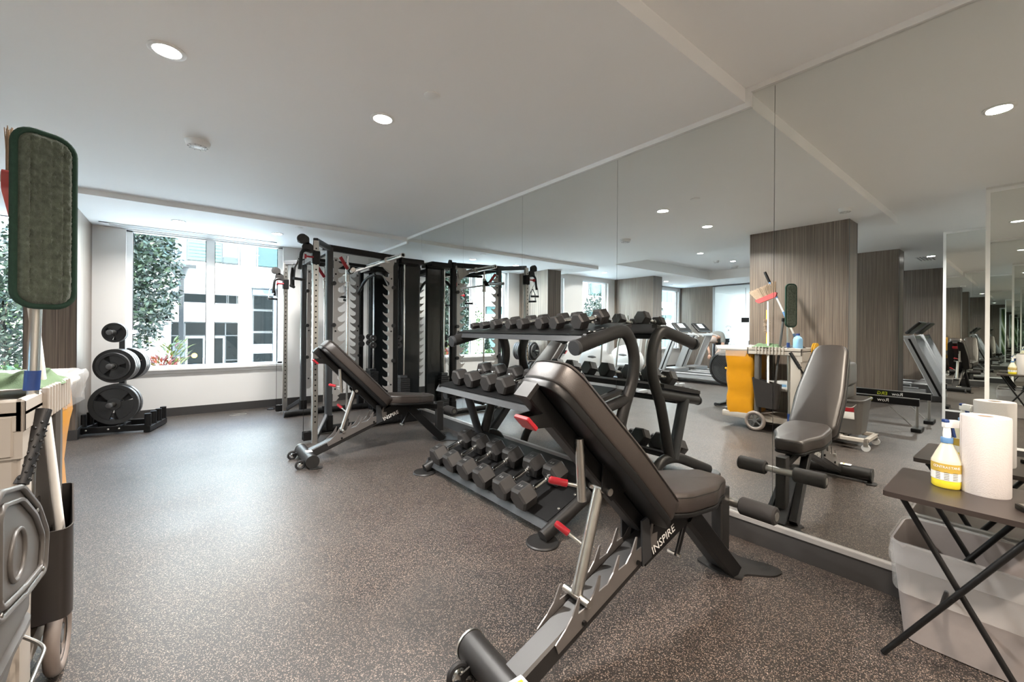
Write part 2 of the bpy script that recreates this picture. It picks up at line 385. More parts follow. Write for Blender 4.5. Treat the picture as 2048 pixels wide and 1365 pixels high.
b = MB(); b.box(-.865, D, YW-.012, YW, 0, .112); b.box(-4.28, -1.24, YW-.012, YW, 0, .112); b.box(-7.7, -4.65, YW-.012, YW, 0, .112); struct('baseboard_window', b, BASEM)
# linear diffuser in the soffit above the window
vt = thing('linear_vent', 'long white slotted air diffuser set in the soffit above the window', 'vent', (-.10, 7.08, ZS))
b = MB()
for x0, x1, y0, y1 in ((-.68, 1.2, -.11, -.095), (-.68, 1.2, .095, .11), (-.68, -.6, -.11, .11), (1.12, 1.2, -.11, .11)): b.box(x0, x1, y0, y1, -.008, .0)
b.build('frame', WHITE, vt, 0)
for k in range(6):
    b = MB(); y = -.085+.032*k; b.box(-.6, 1.12, y, y+.012, -.006, -.001); b.build('slat', LGREY if k % 2 else WHITE, vt, 0)
# far left wall and its wide opening
b = MB(); b.box(-7.85, -7.7, 6.2, YW, 0, ZF); struct('wall_left', b, WOOD)
b = MB(); b.box(-7.85, -7.7, -3.1, 2.75, 0, ZF); struct('wall_left_near', b, WOOD)
b = MB(); b.box(-7.85, -7.69, 2.75, 6.2, ZF-.035, ZF); struct('trim_3', b, MGREY)
# bright room beyond the opening
b = MB(); b.box(-14.2, -14.0, -3.1, 1.5, 0, 3.1); b.box(-14.2, -14.0, 1.5, YW, 0, .25); b.box(-14.2, -14.0, 1.5, YW, 2.5, 3.1)
for y in (3.2, 5.0, 6.6): b.box(-14.2, -13.9, y, y+.28, .25, 2.5)
struct('wall_far_room', b, WHITE)
b = MB(); b.box(-14.12, -14.11, 1.5, YW, .25, 2.5); struct('window_5', b, GLASS)
# columns clad in wood grain laminate, each on its own plinth board
def column(n, x0, x1, y0, y1, zt, bb=True):
    b = MB(); b.box(x0, x1, y0, y1, 0, zt); c = struct(n, b, WOOD)
    e = .012; b = MB(); b.box(x0-e, x1+e, y0-e, y1+e, 0, .105); b.build('plinth', BASEM, c, 0)
    b = MB(); 
    for xx in (x0, x1): b.box(xx-.003, xx+.003, y0-.003, y0+.003, .105, zt)
    b.build('corner_bead', MGREY, c, 0)
column('column_1', -1.243, -.868, 6.33, YW, ZS)
column('column_2', -4.66, -4.28, 6.05, YW, ZF)
column('column_3', -1.29, -.955, 1.352, 2.43, ZC)
column('column_4', -4.66, -4.28, 1.43, 2.0, ZF)
# mirrored wing walls across the room
def wing(n, x, y1, zt):
    b = MB(); b.box(x-.12, x, -3.1, y1, 0, ZF); wl = struct(n, b, WALL)
    b = MB(); b.box(x, x+.006, -3.05, y1-.03, .14, zt-.03); b.build('mirror_panel', MIR, wl, 0)
    b = MB(); b.box(x, x+.014, y1-.03, y1, 0, zt); b.box(x, x+.014, -3.05, y1-.03, zt-.03, zt); b.box(x, x+.014, -3.05, y1-.03, .118, .14); b.build('mirror_frame', WHITE, wl, 0)
    b = MB(); b.box(x, x+.012, -3.05, y1-.03, 0, .118); b.build('plinth', BASEM, wl, 0)
wing('wall_wing', -.96, .307, 2.575)
wing('wall_wing_far', -3.2, .81, 2.6)

# ------------------------------------------------------------------ ceiling fittings
def downlight(x, y, z, lab, watt=26, col=(1, .93, .84), r=.055):
    t = thing('downlight', lab, 'ceiling light', (x, y, z), 0, 'recessed downlights')
    b = MB(); b.lathe([(r+.018, 0), (r+.02, -.004), (r+.012, -.008), (r, -.006), (r, 0)], seg=28); b.build('trim_ring', WHITE, t)
    b = MB(); b.lathe([(0, -.0045), (r, -.0045), (r, -.001)], seg=24); b.build('lens', LIT, t)
    ld = bpy.data.lights.new('downlight_lamp', 'AREA'); ld.shape = 'DISK'; ld.size = 2*r; ld.energy = watt; ld.color = col; ld.spread = math.radians(150)
    lo = bpy.data.objects.new('downlight_lamp', ld); COL.objects.link(lo); lo.parent = t; lo.location = (0, 0, -.012)
WARM = (1, .84, .70); NEU = (1, .97, .93)
for x, y, z, l, wt, c in [(-.06, 2.575, ZC, 'round recessed ceiling light, the one closest to the smoke detector on the main ceiling', 26, NEU),
    (.98, 2.55, ZC, 'round recessed ceiling light beside the small white sprinkler cap', 26, NEU),
    (-.03, 6.35, ZS, 'round recessed light in the window soffit, on the weight tree side', 13, NEU), (1.0, 6.32, ZS, 'round recessed light in the window soffit, by the cable machine', 13, NEU),
    (1.13, .15, ZF, 'round recessed light in the higher ceiling above the incline bench and tray table', 20, WARM), (-3.39, 4.38, ZT, 'round recessed light in the raised ceiling tray, nearer the mirror', 24, NEU),
    (-4.9, 4.38, ZT, 'round recessed light in the raised ceiling tray, by the treadmills', 24, NEU), (1.13, -1.6, ZF, 'round recessed light in the higher ceiling behind the viewer', 40, WARM),
    (-2.2, .2, ZF, 'round recessed light between the two mirrored wing walls', 26, NEU), (-5.6, 1.2, ZF, 'round recessed light above the treadmills by the wood wall', 26, NEU), (-2.9, 6.5, ZF, 'round recessed light above the elliptical', 18, NEU), (-5.6, 6.5, ZF, 'round recessed light above the row of treadmills by the window', 18, NEU)]:
    downlight(x, y, z, l, wt, c)
def disc(name, lab, cat, x, y, z, prof, m=WHITE, group=None):
    b = MB((x, y, z)); b.lathe(prof, (x, y, z), seg=32); o = b.build(name, m); o.location = (x, y, z); return tag(o, lab, cat, group)
def detector(x, y, z, lab, r=.075):
    t = thing('smoke_detector', lab, 'smoke detector', (x, y, z))
    b = MB(); b.lathe([(r, 0), (r, -.012), (r*.93, -.017), (r*.93, -.026), (r*.85, -.036), (r*.55, -.042), (0, -.043)], seg=32); b.build('body', WHITE, t)
    b = MB()
    for rr in (.35, .55, .75): b.tube([(r*rr*math.cos(2*PI*i/24), r*rr*math.sin(2*PI*i/24), -.0415+.006*max(0, rr-.55)*4) for i in range(24)], .0022, 6, closed=True)
    for i in range(10): a = 2*PI*i/10; b.box(r*.3, r*.8, -.0015, .0015, -.043, -.038, rot=RZ(a), piv=(0, 0, 0))
    b.build('grille', LGREY, t)
    return t
detector(.085, 3.70, ZC, 'round white smoke detector on the main ceiling'); detector(-.42, 1.27, ZC, 'round white smoke detector by the brown column', .06)
detector(-4.6, 4.62, ZT, 'small white smoke detector in the raised ceiling tray', .06); detector(-5.7, 4.7, ZT, 'wide flat white smoke detector in the raised ceiling tray', .09)
capp = [(.045, 0), (.045, -.004), (.04, -.007), (0, -.008)]
disc('sprinkler_cap', 'flat white sprinkler cap on the main ceiling', 'sprinkler', 1.10, 2.12, ZC, capp)
disc('sprinkler_cap', 'flat white sprinkler cap in the window soffit above the cable machine', 'sprinkler', 1.15, 5.77, ZS, capp)
b = MB((-5.85, 1.3, ZF))
for k in range(5): b.box(-6.1, -5.6, 1.2+.045*k, 1.225+.045*k, ZF-.012, ZF, rot=RX(.5))
o = b.build('air_vent', LGREY, None, 0); o.location = (-5.85, 1.3, ZF); tag(o, 'slotted grey air vent in the ceiling above the far treadmills', 'vent')

# ------------------------------------------------------------------ adjustable bench
def make_bench(name, label, upright=None):
    t = thing(name, label, 'weight bench', group='adjustable weight benches')
    # rear transverse tube with its foot plates, label and wheels
    b = MB(); b.tube([(0, -.225, .062), (0, .225, .062)], .052, 24)
    b.build('rear_stabiliser', GRAPH if name else GRAPH, t)
    for s in (-1, 1):
        b = MB(); b.lathe([(0, 0), (.055, 0), (.055, .008), (0, .008)], (0, s*.227, .062), (0, s, 0), 24); b.build('end_cap', SATIN if s > 0 else GRAPH, t)
        b = MB(); b.prism(rpoly([(.0, s*.235-.03), (.07, s*.235-.03), (.09, s*.235+.03), (-.02, s*.235+.035), (-.03, s*.235)], .02), .0, .008, 'z'); b.build('foot_plate', GRAPH, t)
        wx = -.085
        b = MB(); b.tube([(wx+.032*math.cos(2*PI*i/20), s*.17, .036+.032*math.sin(2*PI*i/20)-.0) for i in range(20)], .010, 8, closed=True, up=Vector((0, 1, 0))); wl = b.build('wheel', RUB, t)
        b = MB(); b.lathe([(0, -.008), (.012, -.008), (.012, .008), (0, .008)], (wx, s*.17, .036), (0, 1, 0), 12)
        for k in range(5): a = 2*PI*k/5; b.cyl((wx, s*.17, .036), (wx+.028*math.cos(a), s*.17, .036+.028*math.sin(a)), .004, 6)
        b.build('hub', SATIN, wl)
        b = MB(); b.rtube([(-.03, s*.148, .055), (wx, s*.148, .038)], .006, .03); b.build('wheel_bracket', BLACK, t)
    b = MB(); b.box(-.02, .03, -.10, -.03, .113, .1145, rot=RX(0)); b.build('warning_sticker', LBL, t, 0)
    b = MB(); b.box(-.016, .02, -.055, -.045, .1145, .1152); b.build('sticker_stripe', YPL, t, 0)
    # main rail rising to the hinge
    P0 = Vector((.03, 0, .075)); P1 = Vector((.86, 0, .385))
    b = MB(); b.rtube([P0, P1], .086, .075, .008); b.build('main_rail', GRAPH, t, 30)
    d = (P1-P0).normalized(); n_ = Vector((-d.z, 0, d.x))
    # adjustment ladders: one toothed plate on each side of the rail
    for s in (-1, 1):
        pts = [(.02, -.015), (.60, -.015), (.62, .03)]
        for k in range(5):
            u = .585-.112*k
            pts += [(u+.002, .044), (u+.014, .060), (u+.030, .092), (u+.024, .094), (u-.004, .070), (u-.022, .054), (u-.045, .044), (u-.062, .036)]
        pts += [(.02, .02)]
        b = MB(); vs = b.prism(pts, s*.047-.0025, s*.047+.0025, 'y')
        M = Matrix.Translation(P0+d*.13+n_*.012) @ Matrix.Rotation(-math.atan2(d.z, d.x), 4, 'Y'); b._xf(vs, M); b.build('adjustment_ladder', LADDER, t, 0)
        for u in (.28, .60):
            q = P0+d*u+n_*.01; b = MB(); b.cyl(q+Vector((0, s*.048, 0)), q+Vector((0, s*.058, 0)), .009, 8); b.build('bolt', BLACK, t)
    # hinge cheek plates and uprights under the seat
    for s in (-1, 1):
        b = MB(); b.prism([(.615, .27), (.675, .29), (.655, .46), (.61, .45)], s*.05-.004, s*.05+.004, 'y'); b.build('side_bracket', SLATE, t, 0)
        b = MB(); b.prism([(.64, .26), (.90, .34), (1.10, .385), (1.15, .415), (1.12, .44), (.78, .44), (.68, .40)], s*.046-.003, s*.046+.003, 'y'); b.build('hinge_plate', BLACK, t, 0)
    # front legs
    for s, xx in ((-1, 1.335), (1, 1.42)):
        b = MB(); b.rtube([(.97, s*.04, .385), (xx, s*.065, .012)], .03 if s > 0 else .045, .075 if s < 0 else .03, .004); b.build('front_leg', BLACK, t, 30)
    b = MB(); b.prism([(1.02, .30), (1.30, .02), (1.40, .02), (1.12, .30)], -.035, .045, 'y'); b.build('leg_gusset', SLATE, t, 0)
    b = MB(); b.prism(rpoly([(1.30, -.12), (1.36, -.10), (1.46, -.20), (1.54, -.21), (1.56, -.15), (1.50, 0), (1.56, .15), (1.54, .21), (1.46, .20), (1.36, .10), (1.30, .12), (1.27, 0)], .05, 5), .0, .009, 'z'); b.build('floor_plate', GRAPH, t, 0)
    # leg roller post
    b = MB(); b.rtube([(1.325, 0, .10), (1.325, 0, .415)], .055, .08, .006, up=Vector((1, 0, 0))); b.build('roller_post', GRAPH, t, 30)
    b = MB(); b.rtube([(1.0, 0, .40), (1.325, 0, .36)], .05, .05, .006); b.build('seat_rail', BLACK, t, 30)
    b = MB(); b.cyl((1.375, -.24, .335), (1.375, .24, .335), .021, 20); b.build('roller_axle', SATIN, t)
    for s in (-1, 1):
        b = MB(); b.lathe([(0, 0), (.036, 0), (.043, .008), (.043, .155), (.036, .163), (0, .163)], (1.375, s*.075, .335), (0, s, 0), 24); b.build('foam_roller', FOAM, t)
    # adjustment pull bar hanging below the hinge
    b = MB(); b.rtube([(.98, -.02, .36), (.885, -.03, .215)], .012, .03, .003); pb = b.build('adjustment_link', BLACK, t, 30)
    b = MB(); b.cyl((.885, -.05, .225), (.885, .01, .225), .008, 8); b.build('link_pin', SATIN, pb)
    # backrest
    ang = math.radians(45.5); H = Vector((.735, 0, .475)); dv = Vector((-math.cos(ang), 0, math.sin(ang)))
    M = basis(H, dv, (0, -1, 0))     # local x up the pad, y across, z towards the pad face
    if M.col[2].xyz.z < 0: M = basis(H, dv, (0, 1, 0))
    b = MB(); out = rpoly([(0, -.145), (.35, -.15), (.78, -.115), (.835, -.085), (.845, 0), (.835, .085), (.78, .115), (.35, .15), (0, .145)], .07, 5)
    vs = b.pad(out, -.050, .044, .026); b._xf(vs, M); bp = b.build('backrest', [VINYLB], t, 50)
    b = MB(); vs = b.sweep([(x, y, .026) for x, y in rpoly([(p[0]*1.0, p[1]*1.008) for p in out[::3]], .01, 2)], [(.0022*math.cos(a), .0022*math.sin(a)) for a in (0, 1.57, 3.14, 4.71)], closed=True); b._xf(vs, M); b.build('piping', VINYL, bp)
    b = MB(); vs = b.pad(out, -.078, -.046, .008); b._xf(vs, M); b.build('backrest_board', BLACK, t, 30)
    b = MB(); vs = b.rtube([(.02, 0, -.105), (.842, 0, -.105)], .065, .056, .006); b._xf(vs, M); b.build('backrest_tube', BLACK, t, 30)
    b = MB(); vs = b.box(.836, .852, -.035, .035, -.135, -.076); b._xf(vs, M); b.build('tube_cap', GRAPH, t, 0)
    lp = [(.84, 0, -.112), (.84, 0, -.165), (.895, 0, -.165)]
    b = MB()
    for y in (-.03, .03): vs = b.prism([(.675, -.115), (.75, -.115), (.795, -.172), (.745, -.178)], y-.003, y+.003, 'y'); b._xf(vs, M)
    b.build('carry_bracket', BLACK, t, 0)
    b = MB(); vs = b.box(.742, .800, -.036, .036, -.188, -.173, bev=.003); b._xf(vs, M); b.build('carry_grip', RED, t, 0)
    b = MB(); vs = b.box(.24, .38, -.02, .02, -.13, -.11); b._xf(vs, M)
    for y in (-.045, .045): vs = b.prism([(.22, -.05), (.44, -.05), (.35, -.15), (.28, -.15)], y-.003, y+.003, 'y'); b._xf(vs, M)
    b.build('strut_bracket', BLACK, t, 0)
    # support strut resting in the ladder, with its cross pin and red pulled handle
    T0 = M @ Vector((.315, 0, -.132)); B0 = Vector((.305, 0, .252))
    b = MB(); b.tube([T0, B0], .021, 20); st = b.build('support_strut', SATIN, t)
    b = MB(); b.cyl(B0+Vector((0, -.062, -.008)), B0+Vector((0, .062, -.008)), .013, 14); b.build('cross_pin', SATIN, st); b = MB(); b.cyl(T0+Vector((0, -.055, 0)), T0+Vector((0, .055, 0)), .014, 14); b.build('cross_pin', SATIN, st)
    m_ = T0.lerp(B0, .58); e = m_+Vector((-.035, .055, .04))
    b = MB(); b.cyl(m_, e, .007, 10); hr = b.build('handle_rod', SATIN, st)
    b = MB(); b.lathe([(0, 0), (.013, .002), (.013, .055), (.009, .062), (0, .063)], e, (e-m_).normalized(), 14); b.build('handle_grip', RED, hr)
    # seat adjuster tube with a second red handle
    q = M @ Vector((.56, .04, -.10)); q2 = q+Vector((.015, 0, -.20))
    b = MB(); b.tube([q+Vector((.0, 0, .02)), q2], .016, 16); sa = b.build('adjuster_tube', SATIN, t)
    m_ = q.lerp(q2, .75); e = m_+Vector((-.038, .028, .010)); b = MB(); b.cyl(m_, e, .007, 10); hr = b.build('handle_rod', SATIN, sa)
    b = MB(); b.lathe([(0, 0), (.013, .002), (.013, .06), (.009, .067), (0, .068)], e, (e-m_).normalized(), 14); b.build('handle_grip', RED, hr)
    # seat
    so_ = rpoly([(.70, -.10), (.80, -.145), (1.02, -.145), (1.14, -.095), (1.235, -.08), (1.235, .08), (1.14, .095), (1.02, .145), (.80, .145), (.70, .10)], .045, 4)
    Ms = Matrix.Translation((.95, 0, .485)) @ RY(.085) @ Matrix.Translation((-.95, 0, 0))
    b = MB(); vs = b.pad(so_, -.035, .045, .022); b._xf(vs, Ms); sp = b.build('seat', [VINYLB], t, 50)
    b = MB(); vs = b.sweep([(x, y, .028) for x, y in so_[::2]], [(.0022*math.cos(a), .0022*math.sin(a)) for a in (0, 1.57, 3.14, 4.71)], closed=True); b._xf(vs, Ms); b.build('piping', VINYL, sp)
    b = MB(); vs = b.pad(so_, -.052, -.034, .005); b._xf(vs, Ms); b.build('seat_board', BLACK, t, 30)
    for s in (-1,):
        q = P0+d*.775-n_*.012+Vector((0, s*.0502, 0))
        text('logo_lettering', 'INSPIRE', .050, basis(q, d, n_), LBL, t)
    return t
bn = make_bench('weight_bench', 'dark vinyl incline weight bench closest to the viewer, in front of the tray table')
bn.location = (.815, 1.035, 0); bn.rotation_euler = (0, 0, math.radians(-2.0))
bf = copy_tree(bn, (.885, 4.06, 0), math.radians(-.5), 'dark vinyl incline weight bench between the cable machine and the dumbbell rack')

# ------------------------------------------------------------------ dumbbell rack
rk = thing('dumbbell_rack', 'three tier graphite dumbbell rack with curved ends in front of the mirror', 'dumbbell rack', (2.0, 2.45, 0))
RO = (2.0, 2.45, 0)
YN, YF = 1.725, 3.175
for y in (YN, YF):
    b = MB(RO); b.oval(fillet([(1.875, y, 1.10), (2.10, y, 1.155), (2.35, y, 1.215), (2.455, y, 1.05), (2.44, y, .86), (2.335, y, .68), (2.20, y, .24)], .13, 6), .046, .034, 16, up=Vector((0, 1, 0))); b.build('end_upright', GRAPH, rk, 60)
    b = MB(RO); b.lathe([(0, 0), (.046, 0), (.05, .012), (.046, .03), (0, .032)], (1.872, y, 1.098), (-.97, 0, -.24), 20); b.build('tube_cap', SLATE, rk)
    b = MB(RO); b.oval([(2.0, y, .665), (2.155, y, .225)], .045, .032, 14, up=Vector((1, 0, 0))); b.build('front_upright', SLATE, rk, 60)
    b = MB(RO); b.oval([(1.80, y, .635), (2.36, y, .735)], .034, .036, 14); b.build('middle_arm', GRAPH, rk, 60)
    b = MB(RO); b.lathe([(0, 0), (.038, 0), (.040, .012), (0, .022)], (1.80, y, .635), (-.98, 0, -.18), 18); b.build('tube_cap', SLATE, rk)
    b = MB(RO); b.oval(fillet([(1.60, y, .03), (2.12, y, .235), (2.36, y, .235), (2.45, y, .03)], .13, 6), .040, .034, 16, up=Vector((0, 1, 0))); b.build('base_tube', GRAPH, rk, 60)
    for x, r in ((1.60, .095), (2.44, .07)):
        b = MB(RO); b.lathe([(0, 0), (r, 0), (r, .006), (r*.93, .012), (r*.85, .010), (0, .012)], (x, y, 0), (0, 0, 1), 32); b.build('foot_disc', GRAPH, rk)
def tray(x0, z0, x1, z1, lip, nm):
    a = math.atan2(z1-z0, x1-x0); y0, y1 = YN+.0, YF+.07
    b = MB(RO); b.prism([(x0, z0), (x1, z1), (x1, z1+.004), (x0, z0+.004)], y0+.03, y1, 'y'); b.build('shelf_tray', BLACK, rk, 0)
    b = MB(RO); b.prism([(x0-.018, z0-lip), (x0+.014, z0+.006), (x0+.018, z0+.004), (x0-.014, z0-lip-.002)], y0, y1+.02, 'y'); b.build('shelf_lip', SLATE, rk, 0)
    b = MB(RO); b.prism([(x0, z0-.004), (x1, z1-.004), (x1, z1-.03), (x0, z0-.03)], y0-.012, y0+.03, 'y'); b.build('shelf_bracket', GRAPH, rk, 0); b = MB(RO)
    b.prism([(x0, z0-.004), (x1, z1-.004), (x1, z1-.03), (x0, z0-.03)], y1-.03, y1, 'y'); b.build('shelf_bracket', GRAPH, rk, 0)
    for u in (.22, .5):
        for dy in (.02, .06):
            q = Vector((x0+(x1-x0)*u, y0+dy-.01, z0+(z1-z0)*u+.004)); b = MB(RO); b.lathe([(0, .004), (.007, .003), (.009, 0)], q, (-math.sin(a), 0, math.cos(a)), 10); b.build('screw', SATIN, rk)
    return a
aB = tray(1.665, .088, 2.17, .268, .045, 'b'); aM = tray(1.765, .712, 2.30, .808, .048, 'm'); aT = tray(1.945, 1.172, 2.40, 1.25, .042, 't')
b = MB(RO); b.rtube([(2.26, YN, 1.16), (2.26, YF, 1.16)], .03, .03); b.rtube([(2.1, YN, .66), (2.1, YF, .66)], .04, .04); b.build('cross_member', BLACK, rk, 30)
# the dumbbells: axis runs from the front edge of a shelf to its back
def make_dumbbell(R, HL, gap, label):
    t = thing('dumbbell', label, 'dumbbell')
    for s in (-1, 1):
        b = MB(); x0 = s*gap/2
        pr = [(R*math.cos(PI/3*k), R*math.sin(PI/3*k)) for k in range(6)]
        rings = []
        for (dx, k) in ((0, .80), (.012, 1), (HL-.012, 1), (HL, .84)):
            rings.append([b.bm.verts.new((x0+s*dx, p[0]*k, p[1]*k)) for p in pr])
        for A, B in zip(rings, rings[1:]):
            for j in range(6): b.bm.faces.new((A[j], A[(j+1) % 6], B[(j+1) % 6], B[j]))
        b.bm.faces.new(rings[0]); b.bm.faces.new(rings[-1]); hd = b.build('head', HEX, t, 0)
        b = MB(); h = R*math.sin(PI/3); b.box(x0+s*.022, x0+s*(HL-.022), -R*.34, R*.34, h-.001, h+.0012); b.build('number_panel', HEXT, hd, 0)
        b = MB()
        for k in range(2): b.box(x0+s*(HL*.5)-.018*0-R*.1, x0+s*(HL*.5)+R*.1, -R*.2+k*R*.25, -R*.05+k*R*.25, h+.001, h+.002)
        b.build('number_marks', MGREY, hd, 0)
    b = MB(); g = gap/2
    b.lathe([(.021, -g), (.021, -g+.014), (.012, -g+.018), (.012, -g+.026), (.0175, -g+.032), (.0165, -g*.55), (.0185, 0), (.0165, g*.55), (.0175, g-.032), (.012, g-.026), (.012, g-.018), (.021, g-.014), (.021, g)], (0, 0, 0), (1, 0, 0), 18); b.build('handle', CHROME, t)
    return t
def row(ys, xf, xb, z0, x0, a, R, HL, shelf, n_names):
    proto = None
    L = (xb-xf)/math.cos(a); gap = L-HL
    for i, (y, nm) in enumerate(zip(ys, n_names)):
        lab = 'black hex dumbbell on the %s shelf, %s' % (shelf, nm)
        rr = R[i] if hasattr(R, '__len__') else R
        t = make_dumbbell(rr, HL, gap, lab) if (proto is None or hasattr(R, '__len__')) else copy_tree(proto, label=lab)
        proto = proto or t
        xm = (xf+xb)/2; zs = z0+math.tan(a)*(xm-x0)
        t.location = (xm-math.sin(a)*rr*.87, y, zs+.006+math.cos(a)*rr*.87); t.rotation_euler = (random.uniform(-.03, .03), -a, random.uniform(-.03, .03)); t['group'] = 'hex dumbbells on the %s shelf' % shelf
nm6 = ['at the window end', 'second from the window end', 'third from the window end', 'third from the bench end', 'second from the bench end', 'at the bench end']
row([3.04, 2.825, 2.615, 2.405, 2.165, 1.965], 1.69, 1.95, .092, 1.665, aB, .080, .115, 'bottom', nm6)
row([3.03, 2.83, 2.60, 2.40, 2.15, 1.95], 1.86, 2.12, .716, 1.765, aM, .070, .105, 'middle', nm6)
row([3.17, 3.02, 2.85, 2.64, 2.49, 2.27, 2.12, 1.90], 2.10, 2.31, 1.176, 1.945, aT, [.030, .036, .041, .045, .047, .050, .052, .060], .085, 'top',
    ['smallest, at the window end', 'second smallest', 'third from the window end', 'fourth from the window end', 'fourth from the bench end', 'third from the bench end', 'second from the bench end', 'largest, at the bench end'])

# ------------------------------------------------------------------ weight tree
ta = math.radians(-16)
wt = thing('weight_tree', 'black weight tree stand with upright storage posts beside the window', 'weight tree', (-.53, 6.62, 0), ta)
b = MB(); b.rtube([(0, 0, .05), (0, 0, 1.20)], .055, .055); b.build('post', SLATE, wt, 30)
b = MB(); b.rtube([(-.29, -.20, .055), (.29, -.20, .055)], .045, .065); b.build('front_crossbar', BLACK, wt, 30)
b = MB(); b.rtube([(-.29, .18, .055), (.29, .18, .055)], .045, .065); b.rtube([(0, -.20, .05), (0, .18, .05)], .05, .05); b.build('rear_crossbar', BLACK, wt, 30)
for s in (-1, 1):
    b = MB(); b.rtube([(s*.315, -.26, .04), (s*.315, .24, .04)], .06, .07); b.build('side_rail', BLACK, wt, 30)
    for y in (-.235, -.08, .07, .21):
        b = MB(); b.cyl((s*.315, y, .07), (s*.315, y, .215), .031, 20); b.cyl((s*.315, y, .2151), (s*.315, y, .2155), .026, 20); b.build('storage_sleeve', BLACK, wt)
for k, x in enumerate((-.23, -.04, .055)):
    b = MB(); b.lathe([(.010, 0), (.010, .004), (.006, .007), (0, .008)], (x, -.2225, .06), (0, -1, 0), 8); b.build('bolt', SATIN, wt)
PZ = (.335, .765, 1.14)
for z in PZ:
    b = MB(); b.cyl((0, -.31, z), (0, .31, z), .0245, 18); b.build('peg', SATIN, wt)
    for s in (-1, 1): b = MB(); b.lathe([(0, 0), (.029, 0), (.029, .012), (.02, .018), (0, .018)], (0, s*.305, z), (0, s, 0), 18); b.build('peg_cap', MGREY, wt)
def make_plate(R, th, label):
    t = thing('weight_plate', label, 'weight plate')
    b = MB(); b.lathe([(R*.80, -th/2), (R*.98, -th/2), (R, -th/2+.004), (R, th/2-.004), (R*.98, th/2), (R*.80, th/2), (R*.77, th*.2), (R*.77, -th*.2), (R*.80, -th/2)], (0, 0, 0), (0, 1, 0), 40); b.build('rim', PLATEM, t)
    b = MB(); b.lathe([(.027, -th/2-.002), (R*.27, -th/2-.002), (R*.30, -th/2+.004), (R*.30, th/2-.004), (R*.27, th/2+.002), (.027, th/2+.002), (.027, -th/2-.002)], (0, 0, 0), (0, 1, 0), 28); b.build('hub', PLATEM, t)
    for k in range(3):
        a0 = PI/2+2*PI*k/3; pts = []
        for i in range(9): a = a0-.80+1.6*i/8; pts.append((R*.79*math.cos(a), R*.79*math.sin(a)))
        for i in range(7): a = a0+.95-1.9*i/6; pts.append((R*.28*math.cos(a), R*.28*math.sin(a)))
        b = MB(); b.prism(pts, -th*.28, th*.28, 'y'); b.build('spoke', PLATEM, t, 30)
    b = MB(); b.lathe([(R*.985, -th/2-.0006), (R*1.001, -th/2+.003), (R*1.001, th/2-.003), (R*.985, th/2+.0006)], (0, 0, 0), (0, 1, 0), 40); b.build('rim_highlight', MGREY, t)  # paler grey band painted in as the highlight along the plate rim
    return t
plates = {'a': (.225, .042), 'b': (.19, .036), 'c': (.150, .03), 'd': (.110, .026)}
protos = {}
def plate(kind, z, y, roll, lab):
    R, th = plates[kind]
    if kind not in protos: protos[kind] = make_plate(R, th, lab); t = protos[kind]
    else: t = copy_tree(protos[kind], label=lab)
    p = Matrix.Rotation(ta, 3, 'Z') @ Vector((0, y, 0)); t.location = (wt.location.x+p.x, wt.location.y+p.y, z+(-.003)); t.rotation_euler = (0, roll, ta); t['group'] = 'weight plates on the tree'
plate('a', PZ[0], -.19, .0, 'large black three grip weight plate on the lowest peg, outermost on the room side')
plate('a', PZ[0], -.12, .4, 'large black weight plate on the lowest peg, inner one on the room side')
plate('c', PZ[1], -.225, .5, 'small black weight plate on the middle peg, outermost on the room side')
for k, y in enumerate((-.185, -.140, -.095)): plate('b', PZ[1], y, .3*k, 'black weight plate on the middle peg, room side, %s behind the small one' % ('directly', 'second', 'third')[k])
for k, y in enumerate((.10, .145, .19)): plate('b', PZ[1], y, .2*k, 'black weight plate on the middle peg, window side, %s from the post' % ('first', 'second', 'third')[k])
plate('d', PZ[2], -.20, 0, 'smallest black weight plate on the top peg, outermost on the room side'); plate('d', PZ[2], -.165, .5, 'smallest black weight plate on the top peg, next to the outermost')

# ------------------------------------------------------------------ cable machine with smith rack
sm = thing('cable_machine', 'tall graphite cable and smith machine with silver hooked plates by the mirror', 'cable machine', (1.75, 5.7, 0)); SO = (1.75, 5.7, 0)
XL, XR, YNn, YFf, HT = 1.335, 2.125, 5.08, 6.36, 2.135
def sp(name, mb, m, smooth=40, parent=None): return mb.build(name, m, parent or sm, smooth)
def smb(): return MB(SO)
for x in (XL, XR):
    for y in (YNn, YFf):
        b = smb(); b.rtube([(x, y, .04), (x, y, HT)], .072, .072, .010, up=Vector((1, 0, 0))); sp('upright', b, SLATE if x == XL else BLACK, 30)
        b = smb(); b.rtube([(x, y, .03), (x, y, .20)], .088, .088, .012, up=Vector((1, 0, 0))); sp('upright_collar', b, BLACK, 30)
for y, x0 in ((YNn+.0, 1.24), (YFf-.09, 1.09)):
    b = smb(); b.tube([(x0, y, .045), (2.42, y, .045)], .042, 16); sp('base_tube', b, BLACK)
    b = smb(); b.lathe([(0, 0), (.044, 0), (.044, .01), (0, .012)], (x0, y, .045), (-1, 0, 0), 16); sp('tube_cap', b, SLATE)
for x in (XL, XR):
    b = smb(); b.rtube([(x, YNn, HT-.03), (x, YFf, HT-.03)], .06, .06); sp('side_beam', b, BLACK, 30)
for y in (YNn, YFf):
    b = smb(); b.rtube([(XL-.08, y, HT-.0), (2.2, y, HT-.04)], .055, .07); sp('top_beam', b, BLACK, 30)
b = smb(); b.rtube([(XL, YNn+.45, HT-.09), (2.3, YNn+.45, HT-.12)], .04, .04); sp('lower_beam', b, BLACK, 30)
